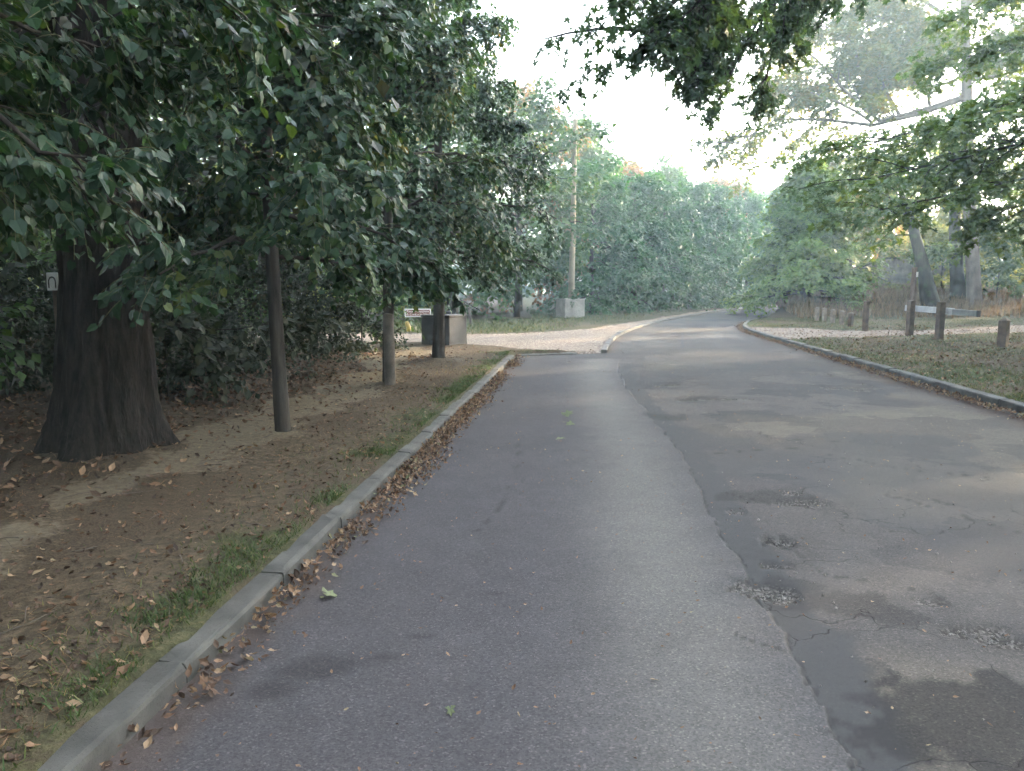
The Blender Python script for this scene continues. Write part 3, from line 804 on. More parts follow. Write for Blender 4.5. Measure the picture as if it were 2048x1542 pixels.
# --- the row of limes along the left kerb
def lime_prof(R): return lambda t: R * (1 - .36 * t) * (0.93 + .14 * math.sin(t * 9))
LINDEN = dict(leaf_m='linden', twig_m='twiggreen', leaf='heart', size=.068, szj=(.55, 1.45), sub=10, twig=8, lpt=12, twlen=.45, sublen=.42, flat=.75, droop=.26, hang=.55, spray=.4, subt=(.15, 1.0))
LPOS = [gnd(px_, py_, .1)[:2] for px_, py_ in ((567, 872), (777, 769), (877, 719))]
LIMES = [((-2.95, 3.6), 7.2, .085, 'lime tree overhead whose drooping leafy branches fill the upper left corner', 26, 1.0),
         (LPOS[0], 7.6, .074, 'slender lime tree with thin dark trunk, right of the massive old trunk', 30, 1.0),
         (LPOS[1], 8.2, .09, 'lime tree tied beside a pale weathered stake', 32, 1.0),
         (LPOS[2], 8.6, .125, 'lime tree standing in front of the dark concrete block', 34, 1.0)]
for i, (p, h, tr, lab, nb, _) in enumerate(LIMES):
    kw = dict(LINDEN)
    if i >= 2: kw.update(leaf='oval' if i == 2 else 'diamond', size=.088, lpt=10, twigs=i == 2)
    if i == 0: kw.update(size=.056, lpt=14)
    lim = (.25, .3, .55, 1.15)[i]
    zlo = (1.7, 1.3, 1.5, 1.6)[i]
    kw['prune'] = lambda P_, lim=lim, zlo=zlo: (P_[:, 2] > zlo) & (P_[:, 0] < xL(P_[:, 1]) + lim - .16 * np.clip(P_[:, 2] - 2.6, 0, 9) + .35 * (fbm(P_[:, 1] * 2, P_[:, 2] * 2, 8) - .5))   # kept clear of the traffic
    tree('lime_tree', lab, 'tree', on(*p), h, tr, (2.35, 1.6, 1.8, 2.1)[i], lime_prof((1.6, 1.7, 1.9, 2.3)[i]), nb + 10, kw, 'bark', (.0, .05), 100 + i, 'lime trees in a row along the left kerb', (.02, .95), 22, .3, .009, bdroop=.24)

for i, (x, y, h, lab) in enumerate([(-3.4, -.4, 7.5, 'lime tree of the row level with the camera'), (-3.85, -4.7, 7.8, 'lime tree of the row behind the camera'), (-6.6, 1.6, 11, 'dark woodland tree beside the camera on the left'), (-7.5, -3.5, 12, 'dark woodland tree behind the camera on the left'), (-11, -.5, 13, 'tall woodland tree left of the camera'), (8.6, -4.5, 11, 'roadside tree behind the camera on the right'), (-5.5, -9, 12, 'woodland tree farther behind the camera')]):
    rng_r = 2.0 if i < 2 else 3.4
    tree('roadside_tree', lab, 'tree', on(x, y), h, .12, 2.1, (lambda t, R=rng_r: R * (.75 + .4 * math.sin(math.pi * min(.1 + t * .8, 1)))), 22, dict(leaf_m='linden', leaf='diamond', size=.34, sub=6, twig=5, lpt=6, twlen=.8, flat=.7, droop=.25, twigs=False, subtube=False), 'bark', (0, 0), 700 + i, 'trees around and behind the camera', (0, .95), 8, .2, 0.0)

# stake of the third lime
r = thing('tree_stake', 'pale weathered round stake standing against a lime trunk', 'stake', on(LPOS[1][0] + .05, LPOS[1][1] - .16))
b = Buf(); P_ = np.array([(0, 0, -.2), (0, 0, .5), (-.01, 0, 1.02), (-.012, 0, 1.04)]); V, Q_ = trunk_rings(P_ + np.array([0, 0, 0]), np.array([.085, .083, .08, .055]), 14, 0, .004, 5)
b.add(V, Q_); n_ = len(V); b.add(np.vstack([V[-14:], [[-.012, 0, 1.045]]]), None, [(i, (i + 1) % 14, 14) for i in range(14)])
link('stake_post', b.mesh('stake', [M['stake']], True), r)
b = Buf(); box(b, (-.05, .10, .8), (.035, .22, .05), .3); link('tie_strap', b.mesh('tie_strap', [M['dark']]), r)

# --- the massive old trunk
def old_prof(t): return 4.6 * (.75 + .6 * math.sin(math.pi * min(t * .9 + .1, 1)))
WOOD = dict(leaf_m='wood', leaf='diamond', size=.15, sub=7, twig=7, lpt=8, twlen=.8, flat=.7, droop=.2, twigs=False)
tree('old_tree', 'massive dark furrowed trunk with spreading roots at the left', 'tree', on(*gnd(218, 905, .1)[:2]), 14, .36, 3.6, old_prof, 26, dict(WOOD, leaf_m='wooddark', prune=lambda P_: P_[:, 0] < xL(P_[:, 1]) - .1 - .14 * np.clip(P_[:, 2] - 2.6, 0, 9)), 'bark_old', (.2, .6), 7, None, (.05, 1.0), 110, .62, .05, rings=52, bdroop=.12)

def round_prof(R): return lambda t: R * (.55 + .75 * math.sin(math.pi * min(.16 + t * .8, 1)))
def cone_prof(R): return lambda t: R * (1.05 - .72 * t)
def column_prof(R): return lambda t: R * (1.0 - .45 * t ** 2)

# --- wood on the left, this side of the track and beyond it
rng0 = np.random.default_rng(77)
wood_pts = [(-5.9, 10.6, 8, 'wooddark'), (-8.6, 9.2, 10, 'wood'), (-7.2, 14.2, 9, 'wood'), (-10.8, 13.0, 11, 'wooddark'), (-5.2, 16.8, 7.5, 'wood'), (-9.2, 18.4, 10, 'wood'), (-13.5, 17.6, 11, 'wood'), (-7.4, 5.2, 10, 'wooddark'), (-11.6, 6.8, 12, 'wood')]
where = ['just right of the massive trunk', 'deep behind the massive trunk', 'in the thicket behind the second lime', 'in the dark left of the massive trunk', 'nearest the gravel track behind the third lime', 'at the edge of the gravel track far left', 'farthest left at the gravel track', 'overhanging the left edge of the picture', 'behind the left edge of the picture']
for i, (x, y, h, lm) in enumerate(wood_pts):
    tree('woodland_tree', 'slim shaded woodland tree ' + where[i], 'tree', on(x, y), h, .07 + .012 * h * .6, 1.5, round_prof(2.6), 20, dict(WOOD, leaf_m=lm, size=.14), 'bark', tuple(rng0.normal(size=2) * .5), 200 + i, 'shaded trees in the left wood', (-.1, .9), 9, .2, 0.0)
far_pts = [(-6.5, 33, 10), (-2.6, 34.5, 9), (0.2, 36.5, 9), (-10.5, 31.5, 11), (-15, 33, 12), (-20, 30, 12), (-4.6, 40, 13), (0.4, 44, 11.5), (-12, 41, 15), (-21, 40, 15), (-28, 34, 14)]
fw = ['behind the brown sign', 'right of the brown sign', 'left of the concrete pole footing', 'left of the brown sign beyond the track', 'across the track behind the slender lime', 'across the track behind the massive trunk', 'tall, above the brown sign', 'tall, behind the top of the wooden pole', 'tall, in the second rank across the track', 'tall, far across the track at the left', 'at the far left across the track']
for i, (x, y, h) in enumerate(far_pts):
    tree('woodland_tree', 'leafy tree ' + fw[i], 'tree', on(x, y), h, .09 + .01 * h, .9 + .9 * (i % 3), round_prof(3.2 if h < 13 else 3.8), 22, dict(WOOD, size=.24, subtube=False, leaf_m='lime' if i in (0, 3, 5) else ('red' if i == 7 else 'wood'), twlen=1.0), 'bark', tuple(rng0.normal(size=2) * .4), 260 + i, 'trees across the gravel track', (-.15, .95), 9, .2, 0.0)

# --- clipped row of hornbeams along the far left kerb
HED = dict(leaf_m='hedge', leaf='diamond', size=.2, sub=8, twig=7, lpt=7, subtube=False, twlen=.8, flat=.6, droop=.3, twigs=False, hang=.3)
hb = [(4.2, 41.0, 7.2), (6.9, 44.2, 7.2), (9.3, 48.0, 7.4), (12.2, 53.0, 7.8), (15.4, 58.5, 8.2), (19.4, 65, 8.8), (24.5, 72, 9.4)]
hw = ['nearest, just right of the wooden pole', 'second from the wooden pole', 'third from the wooden pole', 'fourth from the wooden pole', 'fifth from the wooden pole', 'last but one before the bend', 'last before the road disappears']
for i, (x, y, h) in enumerate(hb):
    tree('hornbeam_tree', 'dense dark green hornbeam in the roadside row, ' + hw[i], 'tree', on(x, y), h, .16, .75, column_prof(3.0), 34, dict(HED, size=.19 + .012 * i), 'bark', (0, 0), 300 + i, 'row of hornbeams along the far left kerb', (-.25, .95), 9, .2, 0.0, bdroop=.25)
tb_ = [(3.6, 49, 10.4, 'wood'), (7.5, 55, 9.0, 'red'), (11.5, 60, 9.6, 'wood'), (16.5, 66, 9.2, 'red'), (22, 75, 9.6, 'wood'), (28, 82, 9, 'wood')]
tw_ = ['taller green tree behind the first hornbeams', 'reddening tree rising above the hornbeam row', 'tall green tree rising highest above the hornbeam row', 'tall reddish tree behind the middle hornbeams', 'tall pale tree above the last hornbeams', 'tree closing the view where the road bends']
for i, (x, y, h, lm) in enumerate(tb_):
    tree('tall_tree', tw_[i], 'tree', on(x, y), h, .24, 2.5, round_prof(2.9), 22, dict(WOOD, leaf_m=lm, size=.32, twlen=1.1, subtube=False), 'bark', tuple(rng0.normal(size=2) * .4), 330 + i, 'tall trees behind the hornbeam row', (0, 1.0), 8, .1, 0.0)

# --- spreading bush-like hornbeam on the right of the bend
BUSH = dict(leaf_m='bush', leaf='diamond', size=.2, sub=9, twig=8, lpt=9, twlen=.75, flat=.35, droop=.22, twigs=False, hang=.18, spray=.35)
tree('bushy_hornbeam', 'broad conical leafy tree with branches down to the grass at the road bend', 'tree', on(15.3, 40.3), 6.1, .2, .12, lambda t: 3.15 * (1.0 - .62 * t) * (.8 + .3 * math.sin(min(t * 5 + .6, 2.4))), 72, BUSH, 'bark_moss', (0, 0), 350, None, (-.02, .95), 9, .3, 0.0, bdroop=.10)
b_pts = [(20.2, 47, 7.2, 'plane', 'brown-tinged tree right behind the conical tree'), (24.5, 54, 8.6, 'lime', 'yellow-green tree above the stone wall'), (28, 53, 9.5, 'lime', 'sunlit yellow-green tree behind the leaning trunk'), (31.5, 50, 7.5, 'lime', 'yellow-green tree right of the pale trunk'), (37, 53, 9.0, 'lime', 'yellow-green tree at the right edge behind the dry grass'), (28.5, 60, 8.2, 'gold', 'golden sunlit tree far behind the right-hand trees'), (36, 66, 11, 'plane', 'tall thin tree far behind the pale trunk'), (31.5, 78, 9, 'gold', 'tree beyond the bend coloured as if sunlit gold')]
b_pts += [(x_, y_, 13.5, 'wood', 'tall unseen tree added to block the sun beyond the right picture edge, ' + w_) for x_, y_, w_ in ((30, 13, 'nearest'), (35, 18, 'second'), (38, 24, 'third'), (42, 29, 'fourth'), (26, 8, 'beside the camera'), (45, 22, 'in the second rank'), (50, 30, 'at the back'), (48, 36, 'farthest'), (41, 44, 'beyond the bank'), (36, 39, 'at the end of the bank'), (31.5, 36.5, 'between the bank and the footpath'), (21, 16, 'behind the layered maple'), (18.5, 10.5, 'close to the verge'), (24, 22, 'behind the stout bollard'), (15.5, 5, 'near the camera on the right'), (28, 28, 'beside the footpath'), (22, 3, 'level with the camera'))]  # unseen trees added to keep the low sun off the road
for i, (x, y, h, lm, lab) in enumerate(b_pts):
    tree('background_tree', lab, 'tree', on(x, y), h, .16, (.5 if h < 9 else 3.5) if y >= 45 else 1.2, round_prof(3.0 if y > 45 or x < 20 else 3.8), 20, dict(WOOD, leaf_m=lm, size=.27 if x < 38 and y > 45 else .45, twlen=1.0, sub=6, twig=6, lpt=8 if y > 45 else 6, subtube=False), 'bark_moss', (0, 0), 370 + i, 'trees behind the right-hand bank', (-.05, .95), 8, .2, 0.0)

# --- trunks on the bank
def curve_boughs(list_of_px, depth):
    """limbs given as photo points at a depth, resampled to 6 points"""
    out = []
    for pl in list_of_px:
        P_ = np.array([at(p[0], p[1], p[2] if len(p) > 2 else depth) for p in pl])
        s = np.r_[0, np.cumsum(np.linalg.norm(np.diff(P_, axis=0), axis=1))]
        u = np.linspace(0, s[-1], 6)
        out.append(np.c_[[np.interp(u, s, P_[:, i]) for i in range(3)]].T)
    return np.array(out)

def limb_tree(name, label, base, path, rad, boughs, leafkw, bark, seed, sides=16, flare=.3, furrow=.01, brad=.06, cat='tree', group=None):
    rng = np.random.default_rng(seed)
    base = np.asarray(base, float)
    root = thing(name, label, cat, tuple(base), 0, group)
    P_ = np.array(path, float); s = np.r_[0, np.cumsum(np.linalg.norm(np.diff(P_, axis=0), axis=1))]
    u = np.r_[0, np.geomspace(.05, s[-1], 30)]
    Pc = np.c_[[np.interp(u, s, P_[:, i]) for i in range(3)]].T
    tb = Buf()
    V, Q_ = trunk_rings(Pc, np.interp(u, s, rad), sides, flare, furrow, seed)
    tb.add(V, Q_)
    kw = dict(leafkw)
    lm, tm = M[kw.pop('leaf_m')], M[kw.pop('twig_m', 'twig')]
    cb, n = crown_mesh(boughs, rng, trunkbuf=tb, brad=brad, **kw)
    LEAFCOUNT[0] += n
    link('trunk', tb.mesh('trunk', [M[bark]], True, base), root)
    link('crown', cb.mesh('crown', [lm, tm], False, base), root)
    return root

def bank(px, d):
    """point on the bank surface at a photo column and distance"""
    x = (px - CX) / FPX * d
    return np.array((x, d, gz(x, d) - .1))

# pale plane tree
pb = bank(1945, 39.5)
PL = dict(leaf_m='plane', leaf='diamond', size=.25, sub=18, twig=12, lpt=14, twlen=.95, subtube=True, flat=.8, droop=.12, sublen=.3, hang=.3, twigs=False, subt=(.3, 1))
pl_b = curve_boughs([[(1935, 190), (1840, 222), (1745, 245), (1690, 180), (1620, 105), (1560, 60)],
                     [(1935, 195), (1840, 228), (1750, 250), (1690, 255), (1620, 228), (1540, 240), (1470, 290)],
                     [(1932, 120), (1870, 80), (1790, 40), (1700, 20)],
                     [(1930, 60), (1850, 0), (1760, -40), (1680, -60)],
                     [(1935, 100), (1990, 60), (2060, 30), (2120, 20)],
                     [(1935, 20), (1960, -60), (1990, -160)],
                     [(1930, 0), (1890, -90), (1830, -160)],
                     [(1935, 160), (2010, 150), (2100, 170, 36), (2180, 190, 34)],
                     [(1745, 245), (1700, 215), (1640, 190), (1560, 170)],
                     [(1800, 232), (1760, 160), (1700, 100), (1650, 50)],
                     [(1860, 215), (1850, 150), (1820, 90), (1800, 30)],
                     [(1932, 150), (1860, 180), (1790, 150), (1740, 90)], [(1930, 40), (1990, -20), (2060, -40)], [(1790, 237), (1775, 190), (1750, 120)], [(1932, 110), (1850, 130), (1780, 90)], [(1932, 180), (1990, 120), (2050, 90)], [(1928, -40), (1850, -60), (1760, -80)], [(1932, 170), (1900, 120), (1870, 60)]], 39.5)
limb_tree('plane_tree', 'tall tree with pale smooth trunk and bare forking limb over the road', pb, [pb, at(1944, 500, 39.5), at(1938, 390, 39.5), at(1934, 200, 39.5), at(1930, 40, 39.5), at(1925, -160, 39.5)], [.34, .31, .29, .26, .21, .1], pl_b, PL, 'bark_pale', 401, 18, .25, .006, .085)
# dark trunk left of it
pb = bank(1912, 40.5)
MID = dict(leaf_m='maple2', leaf='diamond', size=.19, sub=8, twig=7, lpt=7, twlen=.9, flat=.5, droop=.25, twigs=False)
mb = curve_boughs([[(1910, 430), (1860, 400), (1800, 400)], [(1910, 420), (1960, 380), (2010, 370)], [(1908, 380), (1850, 340), (1790, 330)], [(1908, 350), (1960, 300), (2000, 290)], [(1906, 320), (1880, 260), (1840, 230)], [(1906, 330), (1915, 250), (1930, 200)], [(1910, 500), (1885, 495), (1850, 500)]], 40.5)
limb_tree('ivy_clad_tree', 'dark upright trunk standing just left of the pale trunk', pb, [pb, at(1912, 520, 40.5), at(1910, 420, 40.5), at(1906, 320, 40.5)], [.36, .31, .27, .12], mb, MID, 'bark_moss', 402, 14, .4, .015, .06)
# leaning trunk
pb = bank(1862, 37.5)
lb = curve_boughs([[(1824, 450), (1790, 400), (1730, 370)], [(1826, 455), (1850, 400), (1870, 360)], [(1826, 455), (1800, 380), (1790, 320)], [(1822, 470), (1790, 470), (1755, 465)], [(1835, 495), (1860, 492), (1885, 490)], [(1824, 450), (1780, 420), (1720, 420)]], 37.5)
limb_tree('leaning_tree', 'dark trunk leaning to the left above the dry grass bank', pb, [pb, at(1852, 560, 37.5), at(1840, 510, 37.5), at(1826, 455, 37.5), at(1800, 380, 37.5)], [.44, .34, .28, .24, .1], lb, MID, 'bark_moss', 403, 16, .35, .015, .06)

# --- big maples whose trunks stand right of the picture
MAP = dict(leaf_m='maple', leaf='maple', size=.12, sub=19, twig=9, lpt=7, twlen=.4, sublen=.16, flat=.8, droop=.18, hang=.35, spray=.45, subt=(.3, 1.0))
ob = curve_boughs([[(2600, -250, 10.5), (2000, -230, 10.2), (1600, -120, 10), (1430, -40, 10), (1330, 30, 9.8), (1260, 110, 9.6)],
                   [(1700, -150, 10.1), (1480, -70, 10.5), (1390, -50, 10.8), (1270, -20, 11)],
                   [(1600, -120, 10), (1450, -20, 9.6), (1380, 60, 9.4), (1320, 110, 9.3)],
                   [(2000, -230, 10.2), (1700, -100, 11.2), (1540, 30, 11.5), (1480, 130, 11.6), (1455, 190, 11.7)],
                   [(1900, -200, 10.4), (1650, -60, 12), (1560, 60, 12.3), (1530, 190, 12.4)],
                   [(2000, -230, 10.2), (1750, -190, 9), (1550, -160, 8.6), (1400, -80, 8.6), (1290, 20, 8.8)],
                   [(1500, -60, 10.2), (1430, 60, 10.3), (1400, 130, 10.4), (1385, 175, 10.4)],
                   [(2200, -220, 11), (1800, -60, 12.5), (1680, 10, 13), (1590, 60, 13.2)]], 10)
ob[:, :, 2] += .22
tp = np.array((10.6, 10.4, gz(10.6, 10.4)))
limb_tree('overhanging_maple', 'dark leafy maple boughs reaching over the road at the top of the picture', tp, [tp + (0, 0, -.1), tp + (0, 0, 2), tp + (-.1, 0, 4.6), tp + (-.3, .1, 8)], [.38, .33, .28, .12], ob, MAP, 'bark_moss', 411, 18, .4, .02, .06)
MAP2 = dict(leaf_m='maple2', leaf='maple', size=.175, sub=16, twig=9, lpt=9, twlen=.75, sublen=.32, flat=.4, droop=.22, hang=.2, spray=.35, subt=(.25, 1.0), twigs=False)
rb = curve_boughs([[(2420, 120, 18.5), (2150, 180, 18.5), (1950, 230, 18.6), (1800, 270, 18.8), (1700, 300, 19)],
                   [(2420, 180, 18.5), (2150, 260, 18), (1950, 310, 18), (1800, 345, 18), (1730, 360, 18)],
                   [(2420, 220, 18.5), (2200, 320, 17.6), (2000, 370, 17.5), (1850, 400, 17.6), (1760, 420, 17.8)],
                   [(2420, 60, 18.5), (2150, 80, 19.5), (2000, 100, 20), (1900, 120, 20.4)],
                   [(2420, 0, 18.5), (2200, -60, 19), (2050, -40, 19.2), (1930, 20, 19.4)],
                   [(2420, 200, 18.5), (2200, 250, 19.5), (2050, 300, 20.2), (1930, 340, 20.5)],
                   [(2420, 240, 18.5), (2250, 340, 17), (2120, 390, 16.8), (2010, 420, 16.8)],
                   [(2420, 100, 18.5), (2200, 140, 17.2), (2080, 190, 16.8), (1980, 220, 16.6)],
                   [(2420, 150, 18.5), (2120, 220, 19.5), (1900, 260, 20), (1770, 310, 20.4)]], 18)
tp = np.array((16.6, 18.2, gz(16.6, 18.2)))
limb_tree('spreading_maple', 'maple with flat layered boughs hanging in front of the pale trunk at right', tp, [tp + (0, 0, -.1), tp + (0, 0, 2), tp + (-.1, 0, 5), tp + (-.2, .1, 9)], [.4, .35, .3, .12], rb, MAP2, 'bark_moss', 412, 18, .4, .02, .045)

for i, (px, d_, h, lm, lab) in enumerate([(1880, 44, 3.2, 'lime', 'bright shrub between the leaning and the dark trunk'), (1985, 41, 3.4, 'maple2', 'leafy shrub just right of the pale trunk'), (2040, 46, 4.2, 'lime', 'yellow-green shrub at the right edge of the bank'), (1845, 52, 3.6, 'lime', 'shrub behind the leaning trunk'), (1930, 49, 4.5, 'lime', 'tall bright shrub behind the pale trunk'), (2110, 44, 4.0, 'lime', 'shrub beyond the right edge on the bank'), (1690, 52, 4.5, 'bush', 'brownish green shrub between the conical tree and the wall')]):
    q = bank(px, d_)
    tree('bank_shrub', lab, 'shrub', tuple(q), h, .05, .2, round_prof(1.5), 20, dict(leaf_m=lm, leaf='diamond', size=.19, sub=5, twig=6, lpt=7, twlen=.6, flat=.7, droop=.2, twigs=False, subtube=False), 'bark_moss', (0, 0), 450 + i, 'shrubs on the right-hand bank', (.1, 1.1), 6, 0, 0.0)

# --- undergrowth on the left
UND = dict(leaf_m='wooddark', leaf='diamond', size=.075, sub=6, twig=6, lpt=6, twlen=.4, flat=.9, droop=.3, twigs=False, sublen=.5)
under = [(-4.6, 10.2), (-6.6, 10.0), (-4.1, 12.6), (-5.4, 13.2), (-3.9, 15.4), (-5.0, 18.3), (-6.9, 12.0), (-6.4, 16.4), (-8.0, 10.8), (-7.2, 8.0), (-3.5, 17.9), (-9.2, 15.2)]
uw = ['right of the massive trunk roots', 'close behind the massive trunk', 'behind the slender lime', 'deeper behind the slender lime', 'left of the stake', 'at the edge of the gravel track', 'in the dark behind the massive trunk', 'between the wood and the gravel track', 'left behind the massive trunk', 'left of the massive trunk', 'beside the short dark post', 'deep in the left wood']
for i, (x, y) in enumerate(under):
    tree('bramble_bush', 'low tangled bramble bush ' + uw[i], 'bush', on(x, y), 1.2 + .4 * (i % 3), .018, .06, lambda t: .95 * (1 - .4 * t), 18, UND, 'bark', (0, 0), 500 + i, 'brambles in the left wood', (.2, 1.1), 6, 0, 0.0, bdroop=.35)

# far wood closing the horizon
rng = np.random.default_rng(9)
n = 26000
ang = rng.uniform(-1.5, 1.5, n)
dist = rng.uniform(95, 125, n)
hh = (11 + 5 * fbm(ang * 9, ang * 0, 3)) * np.where(ang > .45, .55, 1)
pos = np.c_[np.sin(ang) * dist, np.cos(ang) * dist, rng.uniform(0, 1, n) ** .8 * hh]
d = norm(rng.normal(size=(n, 3)) + (0, 0, -.4)); nr = norm(rng.normal(size=(n, 3)) + (0, -.5, .8)); nr = norm(nr - (nr * d).sum(1, keepdims=True) * d)
V, Q_, T_, per = leaf_batch(pos, d, nr, rng.uniform(1.0, 2.2, n), 'diamond')
b = Buf(); b.add(V, Q_, T_, np.repeat(np.clip(rng.uniform(0, .8, n), 0, 1), per))
tag(link('far_wood', b.mesh('far_wood', [M['wood']])), 'distant wood closing the view behind all the trees', 'wood', kind='stuff')

# ------------------------------------------------------------------ posts, barrier, blocks, signs
def post(name, label, x, y, w, h, cap, rz=.1, group=None, mat='timber', cat='bollard', d=None, tilt=0.0, pale=True):
    r = thing(name, label, cat, on(x, y), rz, group)
    r.rotation_euler = (0, tilt, rz)
    b = Buf(); box(b, (0, 0, h / 2 - .1), (w, d or w, h + .2), 0, 0, .012)
    link('shaft', b.mesh('shaft', [M[mat]]), r)
    b = Buf()
    hw, hd = w / 2 - .006, (d or w) / 2 - .006
    b.add([(-hw, -hd, h - .001), (hw, -hd, h - .001), (hw, hd, h - .001), (-hw, hd, h - .001), (0, 0, h + cap)], None, [(0, 1, 4), (1, 2, 4), (2, 3, 4), (3, 0, 4)])
    link('cap', b.mesh('cap', [M[mat]]), r)
    return r
bol = [(1633, 640, .55, .14), (1648, 642, .55, .14), (1665, 645, .53, .14), (1683, 648.5, .52, .14), (1701, 652.5, .5, .15)]
bl_ = ['farthest short timber bollard, beside the conical tree', 'second short timber bollard from the conical tree', 'third short timber bollard from the conical tree', 'fourth short timber bollard from the conical tree', 'short dark timber bollard next to the tall bollard']
for (px, py, h, w), lab in zip(bol, bl_):
    p = gnd(px, py, .11)
    post('timber_bollard', lab, p[0], p[1], w, h, .03, .5, 'bollards along the right-hand path', 'timber_pale' if px < 1690 else 'timber')
p = gnd(1730, 659, .11); post('timber_post', 'tall square timber post at the end of the bollard row', p[0], p[1], .145, 1.0, .02, .5, None, 'timber')
p = gnd(2005, 691, .11); post('timber_bollard', 'stout mossy timber bollard with pointed top at the right edge', p[0], p[1], .205, .66, .08, .65, 'bollards along the right-hand path', 'timber')
# barrier: two posts carrying a long rail
P1, P2 = np.array((12.25, 23.75)), np.array((11.98, 21.6))
dv = norm(P1 - P2); rz = math.atan2(dv[1], dv[0])
r = thing('rail_barrier', 'low wooden barrier, two square posts carrying a faded white rail', 'barrier', (P2[0], P2[1], gz(*P2)), 0)
z0 = gz(*P2)
for q in (P1, P2):
    b = Buf(); box(b, (0, 0, .43), (.175, .175, 1.24), 0, 0, .012)
    link('post', b.mesh('post', [M['timber']]), r, (q[0] - P2[0], q[1] - P2[1], 0), (0, 0, rz + .35))
off = np.array((.17, .02))
def rail_piece(nm, s0, s1, mat, z=.80, hgt=.175, th=.075):
    c = dv * (s0 + s1) / 2 + off
    b = Buf(); box(b, (0, 0, 0), (s1 - s0, th, hgt), 0, 0, .006)
    link(nm, b.mesh(nm, [M[mat]]), r, (c[0], c[1], z - .0), (0, 0, rz))
rail_piece('rail', -.45, 3.0, 'rail')
rail_piece('rail', -1.86, -.452, 'railgrey', .792, .15, .07)
rail_piece('end_cap', -1.93, -1.862, 'dark', .792, .165, .085)
# tall waymark post behind barrier
x, y = 13.55, 26.2
r = thing('waymark_post', 'tall thin timber post with small white plate, behind the barrier', 'post', on(x, y), .5)
b = Buf(); box(b, (0, 0, .95), (.13, .13, 2.3), 0, 0, .01); link('shaft', b.mesh('shaft', [M['timber']]), r)
b = Buf(); box(b, (.05, -.072, 1.86), (.1, .012, .17), 0, 0, .002); link('plate', b.mesh('plate', [M['white']]), r)

# concrete blocks
def block(label, x, y, sx, sy, sz, rz, mat, notch=True):
    r = thing('concrete_block', label, 'concrete block', on(x, y), rz)
    b = Buf()
    if notch:   # two feet with a gap for lifting forks
        box(b, (0, 0, sz / 2 + .06), (sx, sy, sz - .12), 0, 0, .02)
        for s in (-1, 1): box(b, (s * sx * .34, 0, .02), (sx * .32 - .004, sy - .006, .22), 0, 0, 0)
    else:
        box(b, (0, 0, sz / 2 - .05), (sx, sy, sz + .1), 0, 0, .02)
    link('body', b.mesh('body', [M[mat]]), r)
    return r
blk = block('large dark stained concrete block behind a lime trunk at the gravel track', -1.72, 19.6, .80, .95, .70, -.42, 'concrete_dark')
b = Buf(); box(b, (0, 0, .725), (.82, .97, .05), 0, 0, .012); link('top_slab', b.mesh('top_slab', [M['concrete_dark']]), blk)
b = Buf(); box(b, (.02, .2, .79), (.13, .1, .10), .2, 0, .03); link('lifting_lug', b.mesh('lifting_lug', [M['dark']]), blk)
# pole in its footing
px_, py_ = 2.72, 36.2
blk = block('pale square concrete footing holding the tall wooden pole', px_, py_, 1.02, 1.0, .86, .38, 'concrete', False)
r = thing('wooden_pole', 'tall bare wooden pole rising from the pale concrete footing', 'pole', (px_ + .05, py_, gz(px_, py_) + .8), 0)
b = Buf(); zz = np.linspace(0, 8.15, 14); V, Q_ = trunk_rings(np.c_[zz * .012, zz * 0, zz], .145 - zz * .0052, 14, 0, .003, 3); b.add(V, Q_)
link('shaft', b.mesh('shaft', [M['pole']], True), r)
for z in (5.83, 5.92):
    b = Buf(); V, Q_ = trunk_rings(np.array([(.07, 0, z), (.07, 0, z + .035)]), np.array([.127, .127]), 14, 0, 0, 3); b.add(V, Q_)
    link('metal_band', b.mesh('metal_band', [M['galv']], True), r)
tree('ivy_plant', 'small leafy plant growing around the foot of the wooden pole', 'plant', (px_ - .1, py_ - .15, gz(px_, py_) + .83), .5, .012, .04, lambda t: .42, 10, dict(leaf_m='hedge', leaf='diamond', size=.07, sub=4, twig=4, lpt=5, twlen=.2, flat=.6, droop=.3), 'bark', (0, 0), 610, None, (0, .9), 5, 0, 0)

# brown forest sign
sp = gnd(836, 655, .2)
r = thing('forest_sign', 'small brown forest road sign with white border on two short posts', 'sign', (sp[0], sp[1], gz(sp[0], sp[1])), .06)
b = Buf(); box(b, (0, 0, .60), (.86, .025, .27), 0, 0, .003); link('border', b.mesh('border', [M['white']]), r)
b = Buf(); box(b, (0, 0, 0), (.80, .01, .215), 0, 0, 0); pan = link('sign_panel', b.mesh('sign_panel', [M['signbrown']]), r, (0, -.0185, .60))
for s in (-.26, .18):
    b = Buf(); box(b, (s, .03, .30), (.05, .03, .80), 0, 0, .004); link('post', b.mesh('post', [M['galv']]), r)
def words(txt, size, loc, parent, mat):
    c = bpy.data.curves.new('lettering', 'FONT')
    c.body = txt; c.size = size; c.align_x = 'CENTER'; c.align_y = 'CENTER'; c.extrude = .001
    c.materials.append(mat)
    tmp = link('lettering_curve', c)
    bpy.context.view_layer.update()
    me = bpy.data.meshes.new_from_object(tmp.evaluated_get(bpy.context.evaluated_depsgraph_get()))
    bpy.data.objects.remove(tmp)
    me.name = 'lettering'
    return tag(link('lettering', me, parent, loc, (math.pi / 2, 0, 0)), kind='stuff')
words('Route Forestière', .105, (0, -.007, .05), pan, M['white'])
words('du Cordon de Tilloy', .092, (0, -.007, -.055), pan, M['white'])
